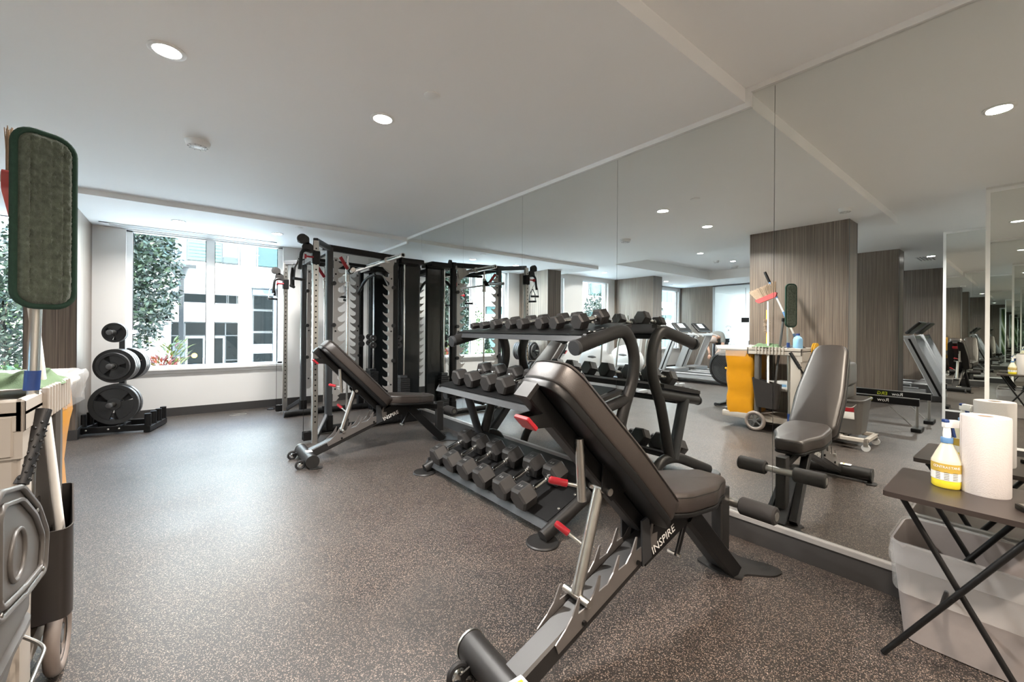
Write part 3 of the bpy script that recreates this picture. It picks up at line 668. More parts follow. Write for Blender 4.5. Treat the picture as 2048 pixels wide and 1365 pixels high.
b = smb(); b.tube(fillet([(XR-.05, YNn+.02, 1.72), (XR-.03, YNn+.3, 1.93), (XR, YNn+.62, 1.97)], .15, 6), .022, 12); b.tube(fillet([(XR-.05, YFf-.02, 1.72), (XR-.03, YFf-.3, 1.93), (XR, YFf-.62, 1.97)], .15, 6), .022, 12); sp('pull_up_bar', b, BLACK)
# hooked plates
def hookplate(x, y, s):
    z0, p, n = .42, .1135, 14; sw = .050
    pts = [(0, z0-.06), (sw*.7, z0-.06), (sw+.02, z0-.02)]
    for k in range(n):
        z = z0+p*k
        pts += [(sw, z), (sw+.035, z+.022), (sw+.075, z+.058), (sw+.082, z+.082), (sw+.066, z+.070), (sw+.040, z+.062), (sw+.014, z+.068), (sw-.002, z+.088)]
    pts += [(sw, z0+p*n), (sw*.8, 2.02), (0, 2.02)]
    b = smb(); b.prism([(x+s*a, c) for a, c in pts], y-.003, y+.003, 'y'); return sp('hook_plate', b, SILV, 0)
for y, dy in ((YNn, -.04), (YFf, -.04)):
    for x, s in ((XL+.037, 1), (XR-.037, -1)):
        h = hookplate(x, y+dy, s)
        for z in (.50, 1.17, 1.83, 1.99): b = smb(); b.lathe([(.011, 0), (.009, .006), (0, .007)], (x+s*.024, y+dy-.003, z), (0, -1, 0), 10); sp('bolt', b, BLACK, 40, h)
        for z in (.80, 1.24, 1.72): b = smb(); b.lathe([(0, 0), (.024, 0), (.024, .03), (0, .03)], (x-s*.001, y-.045, z), (0, -1, 0), 14); sp('rubber_bumper', b, RUB)
# guide rods, smith bar and its catches
for y in (YNn+.06, YFf-.2):
    b = smb(); b.cyl((1.56, y, .07), (1.56, y, 2.07), .0125, 14); sp('guide_rod', b, CHROME)
    b = smb(); b.cyl((1.56, y, .07), (1.56, y, .12), .026, 14); sp('rod_stop', b, BLACK)
    b = smb(); b.cyl((1.56, y, 1.76), (1.56, y, 1.96), .026, 16); cg = sp('carriage', b, SATIN)
    b = smb(); b.cyl((1.56, y-.06, 1.875), (1.56, y-.13, 1.875), .034, 16); b.cyl((1.60, y-.06, 1.90), (1.60, y-.10, 1.90), .025, 12); sp('bar_collar', b, BLACK, 40, cg)
    b = smb(); b.cyl((1.56, y-.13, 1.872), (1.50, y-.40 if y < 6 else y-.3, 1.86), .024, 16); sp('bar_sleeve', b, CHROME, 40, cg)
    b = smb(); b.rtube([(1.53, y-.10, 1.90), (1.44, y-.12, 2.03)], .014, .04, .004); sp('safety_lever', b, RED, 30, cg)
b = smb(); b.cyl((1.56, YNn+.1, 1.86), (1.56, YFf-.24, 1.86), .0145, 14); sp('smith_bar', b, CHROME)
b = smb(); b.cyl((1.92, 4.37, 2.02), (1.92, 6.25, 2.02), .026, 18); br = sp('storage_bar', b, CHROME)
for y in (4.37,): b = smb(); b.lathe([(.026, 0), (.026, -.004), (.017, -.004), (.015, 0), (0, 0)], (1.92, y, 2.02), (0, 1, 0), 18); sp('bar_end', b, SATIN, 40, br)
b = smb(); b.cyl((1.92, 4.80, 2.02), (1.92, 4.83, 2.02), .036, 18); sp('bar_ring', b, SATIN, 40, br)
b = smb(); b.prism([(1.90, 1.99), (2.06, 1.90), (2.10, 2.06), (1.96, 2.06)], YNn-.06, YNn-.052, 'y'); sp('bar_bracket', b, SILV, 0)
# functional trainer columns with sliding pulleys
for cx_, cy_, sgn, zc in ((1.10, 4.71, -1, 1.98), (1.15, 6.60, 1, 1.86)):
    b = smb(); b.rtube([(cx_, cy_, 0.0), (cx_, cy_, 2.12)], .05, .06, .006, up=Vector((1, 0, 0))); c = sp('trainer_column', b, SATIN, 30)
    b = smb()
    for k in range(34): z = .22+.055*k; b.lathe([(.0085, .0), (.0085, .0012), (0, .0012)], (cx_, cy_-.0305, z), (0, -1, 0), 10)
    o = sp('pin_holes', b, BLACK, 0, c); o['kind'] = 'stuff'
    b = smb(); b.rtube([(cx_, cy_, 2.12), (XL, YNn if sgn < 0 else YFf, HT-.01)], .05, .06); sp('column_arm', b, SLATE, 30); b = smb(); b.rtube([(cx_+.02, cy_, .05), (XL-.02, (YNn if sgn < 0 else YFf)-.02*sgn*-1, .20)], .035, .05); sp('column_brace', b, SLATE, 30)
    b = smb(); b.box(cx_-.038, cx_+.038, cy_-.042, cy_+.042, zc-.11, zc+.03, bev=.008); cg = sp('slide_carriage', b, BLACK, 30)
    b = smb(); b.tube(fillet([(cx_-.01, cy_-.02, zc+.02), (cx_-.14, cy_-.04, zc+.03), (cx_-.16, cy_-.05, zc-.18)], .06, 5), .017, 12); sp('carriage_handle', b, BLACK, 40, cg)
    b = smb(); b.cyl((cx_-.03, cy_-.04, zc-.04), (cx_-.10, cy_-.045, zc-.04), .010, 10); b.lathe([(0, 0), (.024, 0), (.024, .018), (0, .018)], (cx_-.10, cy_-.045, zc-.04), (-1, 0, 0), 14); sp('pull_pin', b, RED, 40, cg)
    for k, (dx, dz, rr) in enumerate(((-.13, .14, .050), (-.09, .06, .042))):
        b = smb(); b.lathe([(.008, -.016), (rr, -.016), (rr*.82, -.004), (rr*.82, .004), (rr, .016), (.008, .016)], (cx_+dx, cy_-.02, zc+dz), (0, 1, 0), 22); pl_ = sp('pulley', b, RUB)
        b = smb()
        for yy in (-.042, .002): b.prism(rpoly([(cx_+dx-.05, zc+dz-.035), (cx_+dx+.06, zc+dz-.06), (cx_+dx+.06, zc+dz+.02), (cx_+dx, zc+dz+.055)], .02), cy_+yy-.002, cy_+yy+.002, 'y')
        sp('pulley_yoke', b, GRAPH, 30, pl_)
    # low pulley at the foot of the column
    b = smb(); b.lathe([(.008, -.014), (.042, -.014), (.036, -.004), (.036, .004), (.042, .014), (.008, .014)], (cx_-.06, cy_+.03, .075), (0, 1, 0), 20); sp('pulley', b, RUB)
    b = smb(); b.box(cx_-.105, cx_-.0, cy_+.0, cy_+.012, .03, .12, bev=.004); b.box(cx_-.105, cx_-.0, cy_+.05, cy_+.062, .03, .12, bev=.004); sp('pulley_yoke', b, BLACK, 30)
    b = smb(); b.cyl((cx_-.10, cy_+.03, .08), (cx_-.10, cy_+.03, zc), .0025, 6); sp('cable', b, BLACK)
# handles hanging from the pulleys (each lifts off)
def stirrup(x, y, z, rz, lab, m1=BLACK):
    t = thing('strap_stirrup', lab, 'stirrup', (x, y, z), rz, 'stirrup handles on the cable machine')
    b = MB(); b.rtube([(-.055, 0, -.19), (-.045, 0, -.08), (0, 0, 0)], .022, .004); b.rtube([(.055, 0, -.19), (.045, 0, -.08), (0, 0, 0)], .022, .004); b.build('strap', m1, t)
    b = MB(); b.lathe([(0, -.065), (.016, -.062), (.014, 0), (.016, .062), (0, .065)], (0, 0, -.195), (1, 0, 0), 14); b.build('grip', RUB, t)
    b = MB(); b.tube([(.014*math.cos(2*PI*i/12), 0, .016+.018*math.sin(2*PI*i/12)) for i in range(12)], .003, 6, closed=True, up=Vector((0, 1, 0))); b.build('clip', SATIN, t)
stirrup(.94, 4.70, 1.90, .5, 'black strap handle with foam grip hanging on the trainer column closest to the benches')
stirrup(.90, 4.80, 1.83, 1.2, 'black strap handle hanging behind the first on the same column')
stirrup(.99, 6.58, 1.80, .3, 'pale strap handle hanging from the trainer column by the window', LGREY)
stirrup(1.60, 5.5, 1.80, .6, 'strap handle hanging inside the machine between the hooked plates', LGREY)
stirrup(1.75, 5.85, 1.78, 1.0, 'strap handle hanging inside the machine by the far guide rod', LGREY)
# weight stacks with tall shrouds, rods and cables near the mirror
for y0, nm in ((5.02, 'near'), (6.12, 'far')):
    b = smb(); b.rtube([(2.36, y0+.14, .05), (2.36, y0+.14, 2.08)], .05, .30, .02, up=Vector((1, 0, 0))); sp('stack_shroud', b, GLOSSB, 30)
    b = smb(); b.box(2.18, 2.50, y0-.02, y0+.30, 2.04, 2.11, bev=.03, seg=2); sp('stack_top_cap', b, BLACK, 30)
    b = smb(); b.box(2.20, 2.48, y0, y0+.28, 0, .14, bev=.01); sp('stack_base', b, BLACK, 30)
    for k in range(16):
        z = .145+.0262*k; b = smb(); b.box(2.20, 2.325, y0+.02, y0+.26, z, z+.0235, bev=.003); sp('stack_plate', b, RUB, 0)
    for yy in (.07, .21):
        b = smb(); b.cyl((2.26, y0+yy, .14), (2.26, y0+yy, 2.05), .0105, 10); sp('stack_rod', b, CHROME)
    b = smb(); b.cyl((2.24, y0+.14, .55), (2.24, y0+.14, 2.05), .003, 6); b.cyl((2.215, y0+.10, .4), (2.215, y0+.10, 2.0), .003, 6); b.cyl((2.20, y0+.17, .4), (2.20, y0+.17, 2.0), .003, 6); sp('cable', b, BLACK)
    b = smb(); b.box(2.205, 2.30, y0+.05, y0+.23, .565, .60, bev=.004); sp('stack_head', b, SLATE, 30)
    b = smb(); b.cyl((2.19, y0+.14, .40), (2.12, y0+.14, .40), .006, 8); sp('selector_pin', b, SATIN)
    for z in (1.08, .99):
        b = smb(); b.lathe([(.008, -.014), (.042, -.014), (.035, 0), (.042, .014), (.008, .014)], (2.21, y0+.12, z), (.5, 1, 0), 20); sp('pulley', b, RUB)
for x, y in ((1.97, 5.40), (2.02, 6.0)):
    for z in (1.075, .985): b = smb(); b.lathe([(.008, -.014), (.042, -.014), (.035, 0), (.042, .014), (.008, .014)], (x, y, z), (.1, 1, 0), 22); sp('pulley', b, RUB)
    b = smb(); b.cyl((x-.02, y, 1.1), (x-.02, y, 2.05), .003, 6); b.cyl((x+.02, y, .06), (x+.02, y, .97), .003, 6); sp('cable', b, BLACK)
b = smb()
b.prism([(5.02, 2.04), (5.45, 2.04), (5.45, 2.085), (5.02, 2.085)], 2.10, 2.12, 'x'); b.prism([(5.95, 2.04), (6.42, 2.04), (6.42, 2.085), (5.95, 2.085)], 2.10, 2.12, 'x')
sp('perforated_rail', b, SILV, 0)
for k in range(9):
    y = 5.06+.16*k; b = smb(); b.lathe([(.008, -.012), (.036, -.012), (.030, 0), (.036, .012), (.008, .012)], (2.19, y, 2.13-.0), (1, 0, 0), 18) if k % 2 == 0 else b.cyl((2.121, y, 2.06), (2.126, y, 2.06), .009, 8); sp('pulley' if k % 2 == 0 else 'bolt', b, RUB)

# ------------------------------------------------------------------ floor items by the window wall
b = MB((1.05, 7.02, 0)); b.lathe([(0, 0), (.06, 0), (.06, .012), (.03, .03), (0, .032)], (1.05, 7.02, 0), (0, 0, 1), 16); b.box(1.10, 1.30, 6.99, 7.05, 0, .035, bev=.008); o = b.build('cable_attachment', RUB); o.location = (1.05, 7.02, 0); tag(o, 'black rubber handle attachment lying on the floor against the window wall', 'attachment')
b = MB((.62, 6.85, 0)); b.tube([(.62+.10*math.cos(a), 6.85+.06*math.sin(a), .003) for a in [2*PI*i/28 for i in range(28)]], .003, 6, closed=True); o = b.build('cable_loop', SATIN); o.location = (.62, 6.85, 0); tag(o, 'thin pale cord loop lying on the floor below the window', 'cord')

# ------------------------------------------------------------------ folding tray table and what stands on it
TZ = .62
tt = thing('tray_table', 'dark brown folding tray table with crossed black legs at the mirror', 'table', (2.22, .10, 0)); TO = (2.22, .10, 0)
b = MB(TO); b.prism(rpoly([(2.02, .35), (2.44, .355), (2.44, -.16), (2.02, -.165)], .015, 3), TZ-.018, TZ, 'z'); b.build('tabletop', TAB, tt, 30)
for x in (2.055, 2.40):
    b = MB(TO); b.tube([(x, .35, .006), (x, .005, .57), (x, -.02, TZ-.02)], .0095, 12); b.build('leg', BLACK, tt)
    b = MB(TO); b.tube([(x+.018, -.005, .006), (x+.018, .30, .59), (x+.018, .31, TZ-.02)], .0095, 12); b.build('leg', BLACK, tt)
    b = MB(TO); b.cyl((x-.012, .172, .297), (x+.03, .172, .297), .006, 8); b.build('pivot', BLACK, tt)
b = MB(TO); b.cyl((2.055, .20, .25), (2.40, .20, .25), .007, 8); b.cyl((2.055, -.002, .05), (2.418, -.002, .05), .007, 8); b.build('cross_bar', BLACK, tt)
# spray bottle
def v3(x, y, z=0): return (x, y, z)
bt = thing('spray_bottle', 'clear spray bottle of yellow cleaner with blue collar on the tray table', 'bottle', (2.265, .208, TZ), -.9)
prof = [(0, .001), (.038, .001), (.0415, .006), (.0415, .030)]
b = MB(); b.lathe(prof, seg=28); b.build('liquid', LIQ, bt)
b = MB(); b.lathe([(.0415, .030), (.042, .085), (.0425, .098), (.040, .104), (.030, .130), (.018, .158), (.0145, .166), (.0145, .172), (0, .172)], seg=28); b.build('body', BOTT, bt)
b = MB(); b.lathe([(.0425, .032), (.0428, .094)], seg=28); lb = b.build('label', LBL, bt)
b = MB(); b.lathe([(.0430, .060), (.0432, .093)], seg=28); b.build('label_band', LBLG, bt)
b = MB(); b.lathe([(0, .166), (.017, .166), (.0175, .184), (.016, .186), (0, .186)], seg=22); b.build('collar', PBLUE, bt)
b = MB(); b.lathe([(.011, .186), (.012, .200), (.010, .222)], seg=14); b.box(-.012, .034, -.010, .010, .222, .252, bev=.006, seg=2); b.box(.030, .038, -.007, .007, .236, .250, bev=.002); b.build('spray_head', WHITE, bt)
b = MB(); b.prism([(.010, .226), (.018, .226), (.026, .188), (.020, .186)], -.006, .006, 'y'); b.box(-.0125, .004, -.0105, .0105, .240, .2535, bev=.003); b.build('trigger', BLUE, bt)
cux = bt.location.x; 
# curved label lettering made of short flat words
for k, ch in enumerate('CONTRASTANS'):
    a = -2.15+(k-5)*.165; text('label_letter', ch, .0125, basis((.0437*math.cos(a), .0437*math.sin(a), .080), (-math.sin(a), math.cos(a), 0), (0, 0, 1)), LBL, bt, .0002)
for k in range(5):
    zz = .060-.006*k
    for a in (-2.7, -2.15, -1.6):
        b = MB(); b.box(.0429, .0432, -.007, .007, zz, zz+.0018, rot=RZ(a), piv=(0, 0, 0)); b.build('fine_print', MGREY, bt, 0)
# paper towel roll
pr_ = thing('paper_towel_roll', 'white paper towel roll standing beside the spray bottle on the tray table', 'paper towel roll', (2.285, .113, TZ))
b = MB(); b.lathe([(.021, .0), (.062, .0), (.0635, .004), (.0635, .275), (.062, .279), (.021, .279), (.021, .0)], seg=48); b.build('paper', PAPER, pr_)
b = MB(); b.lathe([(.0185, .001), (.021, .001), (.021, .278), (.0185, .278), (.0185, .001)], seg=24); b.build('core', mat('cardboard', (.40, .30, .22), .9), pr_)
b = MB(); b.prism([(.0, .0632), (-.03, .0565), (-.0305, .0572), (0, .0643)], .002, .277, 'z'); b.build('loose_edge', PAPER, pr_, 0)
# remote control
rc = thing('remote_control', 'black remote control with silver face at the edge of the tray table', 'remote control', (2.175, -.02, TZ), .5)
b = MB(); b.box(-.022, .022, -.075, .06, 0, .018, bev=.006, seg=2); b.build('casing', BLACK, rc, 30)
b = MB(); b.box(-.018, .018, -.068, .052, .0178, .0192); b.build('face', SATIN, rc, 0)
for i in range(3):
    for j in range(6): b = MB(); b.box(-.013+.010*i, -.006+.010*i, -.055+.017*j, -.044+.017*j, .019, .0215, bev=.001); b.build('button', BLACK, rc, 0)
# waste bin with liner
wb = thing('waste_bin', 'grey rectangular waste bin with clear liner under the tray table', 'waste bin', (2.34, .115, 0)); WO = (2.34, .115, 0)
def shell(o, base, top, z0, z1, th, lip=0):
    # open-topped tapered container from two outlines
    b = MB(o); m = len(base); R = []
    def ins(pl, d):
        out = []
        for i, p in enumerate(pl):
            a = Vector(pl[i-1]); c = Vector(pl[(i+1) % m]); t_ = (c-a).normalized(); out.append((p[0]-t_.y*d*-1*-1, p[1]+t_.x*d))
        return out
    seq = [(ins(base, .0), z0), (top, z1)]
    if lip: seq += [(ins(top, -lip), z1), (ins(top, -lip), z1+.012), (ins(top, 0), z1+.016)]
    seq += [(ins(top, th), z1+(.016 if lip else 0)), (ins(base, th), z0+th)]
    for pl, z in seq: R.append([b.bm.verts.new((p[0], p[1], z)) for p in pl])
    for A, B in zip(R, R[1:]):
        for j in range(m): b.bm.faces.new((A[j], A[(j+1) % m], B[(j+1) % m], B[j]))
    b.bm.faces.new(R[0][::-1]); b.bm.faces.new(R[-1]); return b
b = shell(WO, rrect(2.225, 2.465, -.14, .325, .05, 5), rrect(2.185, 2.515, -.17, .355, .05, 5), .004, .37, .004, .005); b.build('bin_body', BINM, wb)
bb = MB(WO); tp = rrect(2.178, 2.522, -.178, .363, .055, 6); rings = []
for (k, z) in ((.012, .20), (0, .388), (-.002, .392), (.004, .385), (-.004, .34), (-.010, .335), (-.006, .30)):
    cxm, cym = 2.35, .092; rings.append([bb.bm.verts.new((cxm+(x-cxm)*(1-k*4 if k > 0 else 1-k)+random.uniform(-.002, .002), cym+(y-cym)*(1-k*3 if k > 0 else 1-k)+random.uniform(-.002, .002), z+random.uniform(-.006, .006)*(1 if z < .35 else .2))) for x, y in tp])
for A, B in zip(rings, rings[1:]):
    for j in range(len(tp)): bb.bm.faces.new((A[j], A[(j+1) % len(tp)], B[(j+1) % len(tp)], B[j]))
bb.build('bin_liner', CLEARP, wb)

# ------------------------------------------------------------------ janitor cart
jc = thing('janitor_cart', 'cream plastic janitor cart with a yellow bag and large wheels', 'janitor cart', (-.56, 2.1, 0)); JO = (-.56, 2.1, 0)
def jp(name, mb, m, sm_=30, parent=None): return mb.build(name, m, parent or jc, sm_)
def jmb(): return MB(JO)
b = jmb(); b.box(-.80, -.37, 1.66, 2.52, .12, .19, bev=.012, seg=2); jp('base_platform', b, CREAM)
b = jmb(); b.box(-.80, -.40, 2.26, 2.50, .19, .23, bev=.01); jp('bag_platform', b, MGREY)
for x0, x1 in ((-.42, -.322), (-.835, -.745)):
    b = jmb(); b.box(x0, x1, 1.635, 1.74, .15, .975, bev=.012, seg=2); jp('end_post', b, CREAM)
    b = jmb(); b.box(x0, x1, 2.07, 2.12, .19, .95, bev=.01); jp('middle_post', b, BUCK)
b = jmb(); b.box(-.83, -.33, 1.628, 1.66, .18, .975, bev=.008); b.box(-.83, -.33, 1.618, 1.64, .86, .975, bev=.008); jp('end_panel', b, CREAM)
b = jmb(); b.box(-.79, -.40, 1.70, 2.09, .50, .53, bev=.008); jp('middle_shelf', b, CREAM)
b = jmb(); b.box(-.84, -.315, 1.62, 2.20, .965, .985, bev=.006); b.box(-.838, -.318, 1.622, 1.70, .86, 1.0)
for a in ((-.84, -.82, 1.62, 2.20), (-.335, -.315, 1.62, 2.20), (-.84, -.315, 1.62, 1.64), (-.84, -.315, 2.18, 2.20)): b.box(*a, .925, 1.012, bev=.006)
jp('top_tray', b, CREAM)
for k in range(9):
    b = jmb(); y = 1.80+.036*k; b.box(-.318, -.302, y, y+.014, .93, 1.022, bev=.003); jp('tool_notch', b, CREAM)
b = jmb(); b.tube(fillet([(-.80, 2.18, .98), (-.80, 2.58, .98), (-.35, 2.58, .98), (-.35, 2.18, .98)], .06, 5), .016, 12); jp('bag_frame', b, CREAM, 40)
# yellow bag: four sides that narrow and sag, open top
b = jmb(); rings = []
for i in range(9):
    z = .965-.80*i/8; k = 1-.08*math.sin(i/8*PI)-.05*i/8; ring = []
    for x, y in rrect(-.80, -.35, 2.14, 2.485, .05, 4):
        ring.append(b.bm.verts.new((-.575+(x+.575)*k+.016*math.sin(y*23+i*1.3)*math.sin(i*.9+.4)+random.uniform(-.004, .004), 2.31+(y-2.31)*(1-.06*i/8)+.010*math.sin(x*31+i*2.1), z+(0 if i < 8 else .04*abs(x+.575)))))
    rings.append(ring)
for A, B in zip(rings, rings[1:]):
    for j in range(len(A)): b.bm.faces.new((A[j], A[(j+1) % len(A)], B[(j+1) % len(A)], B[j]))
b.bm.faces.new(rings[-1]); jp('waste_bag', b, YELL, 60)
for x in (-.33, -.82):
    s = 1 if x > -.5 else -1
    b = jmb(); b.tube([(x, 2.11+.098*math.cos(2*PI*i/36), .122+.098*math.sin(2*PI*i/36)) for i in range(36)], .021, 10, closed=True, up=Vector((1, 0, 0))); wl = jp('wheel', b, mat('worn_tyre', (.20, .165, .145), .6) if 'worn_tyre' not in MATS else MATS['worn_tyre'], 60)
    b = jmb(); b.lathe([(0, .012), (.022, .012), (.026, -.012), (0, -.012)], (x, 2.11, .122), (1, 0, 0), 18); b.lathe([(.072, .012), (.085, .012), (.085, -.012), (.072, -.012)], (x, 2.11, .122), (1, 0, 0), 28)
    for k in range(5): a = 2*PI*k/5; b.rtube([(x, 2.11+.02*math.cos(a), .122+.02*math.sin(a)), (x, 2.11+.075*math.cos(a), .122+.075*math.sin(a))], .018, .012, .003, up=Vector((1, 0, 0)))
    jp('wheel_hub', b, MGREY, 30, wl)
for x in (-.40, -.78):
    b = jmb(); b.cyl((x-.014, 1.74, .045), (x+.014, 1.74, .045), .045, 20); c = jp('caster', b, MGREY, 40)
    b = jmb(); b.box(x-.02, x+.02, 1.71, 1.77, .08, .125, bev=.004); jp('caster_fork', b, SATIN, 30, c)
# things carried on the cart
def cloth(name, lab, x0, x1, y0, y1, z, hgt, m, seed, cat, spike=1.0):
    random.seed(seed); nx, ny = 16, 16; t = MB(((x0+x1)/2, (y0+y1)/2, z)); G = []
    ph = [random.uniform(0, 6) for _ in range(6)]
    for i in range(nx+1):
        r_ = []
        for j in range(ny+1):
            u, v = i/nx, j/ny; e = min(1, 5*min(u, 1-u, v, 1-v)*spike); zz = hgt*e*(.55+.25*math.sin(u*7+ph[0])*math.sin(v*6+ph[1])+.2*math.sin(u*15+v*9+ph[2]))
            r_.append(t.bm.verts.new((x0+(x1-x0)*u+.008*math.sin(v*9+ph[3]), y0+(y1-y0)*v+.012*math.sin(u*8+ph[4]), z+max(.001, zz))))
        G.append(r_)
    for i in range(nx):
        for j in range(ny): t.bm.faces.new((G[i][j], G[i+1][j], G[i+1][j+1], G[i][j+1]))
    lo = [[t.bm.verts.new((v.co.x, v.co.y, z)) for v in r_] for r_ in (G[0], G[-1])]
    o = t.build(name, m, None, 80); o.location = ((x0+x1)/2, (y0+y1)/2, z); return tag(o, lab, cat)
cloth('microfibre_cloth', 'crumpled sage green cloth draped over the cart tray edge', -.50, -.305, 1.86, 2.16, 1.014, .055, GCLOTH, 3, 'cloth')
cloth('grey_rag', 'dark grey folded rag on the cart tray next to the mop', -.72, -.45, 1.70, 1.90, 1.0, .05, MGREY, 5, 'cloth')
b = MB((-.58, 2.4, .98)); random.seed(9); rings = []
for i in range(6):
    ring = []; k = (.90, 1.0, 1.03, 1.06, 1.05, 1.02)[i]; zz = (.99, 1.015, 1.02, .995, .95, .90)[i]
    for x, y in rrect(-.82, -.335, 2.20, 2.60, .05, 6): ring.append(b.bm.verts.new((-.577+(x+.577)*k+random.uniform(-.008, .008), 2.40+(y-2.40)*k+random.uniform(-.010, .010), zz+random.uniform(-.012, .012))))
    rings.append(ring)
for A, B in zip(rings, rings[1:]):
    for j in range(len(A)): b.bm.faces.new((A[j], A[(j+1) % len(A)], B[(j+1) % len(A)], B[j]))
o = b.build('bag_liner', CLEARP, None, 80); o.location = (-.58, 2.4, .98); tag(o, 'clear plastic liner folded over the rim of the yellow cart bag', 'bin liner')
# flat mop held upright with its green pad at the top
fm = thing('flat_mop', 'flat mop standing head up in the cart with a dirty green microfibre pad', 'mop', (-.335, 1.76, .12)); FO = (-.335, 1.76, .12)
b = MB(FO); b.cyl((-.345, 1.755, .13), (-.322, 1.765, 1.30), .0125, 16); b.build('pole', SATIN, fm)
b = MB(FO); b.cyl((-.330, 1.762, 1.02), (-.3275, 1.763, 1.075), .0165, 16); b.build('blue_lock_collar', BLUE, fm)
b = MB(FO); b.cyl((-.345, 1.755, .15), (-.343, 1.755, .26), .0165, 16); b.build('blue_end_grip', BLUE, fm)
Mp = basis((-.300, 1.728, 1.497), (.82, .57, 0), (0, 0, 1))
b = MB(FO); vs = b.prism(rrect(-.066, .066, -.245, .245, .045, 6), -.012, -.004, 'z'); b._xf(vs, Mp); b.build('pad_backing', GREENB, fm, 30)
b = MB(FO); vs = b.sweep([(x, y, .0) for x, y in rrect(-.062, .062, -.241, .241, .042, 6)], [(.008*math.cos(a), .008*math.sin(a)) for a in [2*PI*i/8 for i in range(8)]], closed=True); b._xf(vs, Mp); b.build('pad_binding', GREENB, fm, 60)
b = MB(FO); N1, N2 = 34, 110; G = []; random.seed(11)
for i in range(N1+1):
    r_ = []
    for j in range(N2+1):
        u, v = i/N1*2-1, j/N2*2-1; x = u*.058; y = v*.236; cr_ = .038; dx = max(0, abs(x)-(.058-cr_)); dy = max(0, abs(y)-(.236-cr_)); dd = math.hypot(dx, dy)
        if dd > cr_: k = cr_/dd; x = math.copysign(.058-cr_+dx*k, x); y = math.copysign(.236-cr_+dy*k, y); dd = cr_
        e = min(1, (cr_-dd)/.010) if (dx > 0 or dy > 0) else 1
        e = min(e, (1-abs(u))*8, (1-abs(v))*24); groove = 1-.45*max(0, 1-abs(((u*2.5) % 1)-.5)/.10)*.9
        r_.append(b.bm.verts.new((x, y, .001+.011*max(0, e)*groove+random.uniform(-.0022, .0022)*(e > .2))))
    G.append(r_)
vs = [v for r_ in G for v in r_]
for i in range(N1):
    for j in range(N2): b.bm.faces.new((G[i][j], G[i+1][j], G[i+1][j+1], G[i][j+1]))
b._xf(vs, Mp)
b.build('microfibre_pile', GREENM, fm, 80)
# same pad is fixed on both faces of the head for the mirror side binding
b = MB(FO); vs = b.prism(rrect(-.058, .058, -.236, .236, .04, 6), -.017, -.011, 'z'); b._xf(vs, Mp); b.build('pad_reverse', GREENM, fm, 30)
# upturned broom standing in the lobby dustpan
bo = thing('broom', 'upturned broom with red head and tan bristles standing in the dustpan', 'broom', (-.29, 1.96, .36)); BO = (-.29, 1.96, .36)
b = MB(BO); b.cyl((-.285, 1.95, .37), (-.40, 2.00, 1.56), .0115, 14); b.build('handle', LBL, bo)
Mb = basis((-.415, 2.02, 1.60), (-.10, .90, -.33), (0, .33, .90))
b = MB(BO); vs = b.prism(rpoly([(-.13, .015), (-.10, -.025), (.10, -.025), (.13, .015), (.12, .03), (-.12, .03)], .015, 3), -.018, .018, 'z'); b._xf(vs, Mb); b.build('head', BRED, bo, 30)
b = MB(BO); random.seed(4)
for k in range(420):
    u = random.uniform(-1, 1); wv = random.uniform(-.016, .016); x0, x1 = u*.115, u*.165; l = .125+random.uniform(-.008, .008)
    vs = b.rtube([(x0, .025, wv*.7), ((x0+x1)/2, .025+l*.5, wv*.9), (x1, .025+l, wv*1.3)], .0022, .0022, .0005); b._xf(vs, Mb)
o = b.build('bristles', BRIST, bo, 0); o['kind'] = 'stuff'
# lobby dustpan hanging on the cart side
dp = thing('lobby_dustpan', 'black open topped lobby dustpan hanging on the side of the cart', 'dustpan', (-.30, 1.98, .30)); DO = (-.30, 1.98, .30)
b = shell(DO, rpoly([(-.275, 1.86), (-.262, 1.90), (-.305, 2.10), (-.36, 2.10), (-.36, 1.86)], .02, 3), rpoly([(-.270, 1.83), (-.258, 1.87), (-.298, 2.14), (-.37, 2.14), (-.37, 1.83)], .02, 3), .30, .585, .004)
for v in b.bm.verts:
    if v.co.z > .5: v.co.z += .06*max(0, min(1, (v.co.y-1.90)/.2))
b.build('pan', mat('black_pan_plastic', (.030, .026, .024), .30), dp)
# tall poles at the back of the cart
def pole(name, lab, cat, pts):
    p0 = Vector(pts[0][0]); t = thing(name, lab, cat, p0)
    for a, c, r, m, nm in pts: b = MB(p0); b.cyl(a, c, r, 14); b.build(nm, m, t)
    return t
A_, B_ = Vector((-.62, 1.57, .62)), Vector((-.62, 2.12, 1.945)); Lp = lambda u: A_.lerp(B_, u)
pole('extension_pole', 'blue and silver extension pole leaning diagonally across the cart, black grip on top', 'pole', [(Lp(0), Lp(.42), .014, PBLUE, 'lower_section'), (Lp(.42), Lp(.55), .012, LBL, 'middle_section'), (Lp(.55), Lp(.62), .014, PBLUE, 'lock_collar'), (Lp(.62), Lp(.75), .012, LBL, 'upper_section'), (Lp(.75), Lp(.9), .014, PBLUE, 'top_sleeve'), (Lp(.9), Lp(1), .016, BLACK, 'grip')])
pole('squeegee_pole', 'dark grey metal pole standing in the cart next to the broom', 'pole', [((-.42, 1.93, .55), (-.46, 1.86, 1.32), .013, MGREY, 'shaft'), ((-.46, 1.86, 1.32), (-.462, 1.857, 1.36), .016, BLACK, 'end_cap')])
yd = pole('duster', 'yellow handled duster with pale fluffy fibres standing in the cart', 'duster', [((-.62, 2.09, .99), (-.62, 2.09, 1.20), .010, YPL, 'lower_handle'), ((-.62, 2.09, 1.20), (-.62, 2.09, 1.32), .006, SATIN, 'shaft'), ((-.62, 2.09, 1.32), (-.62, 2.09, 1.47), .011, YPL, 'upper_handle')])
b = MB((-.62, 2.09, .99)); random.seed(6)
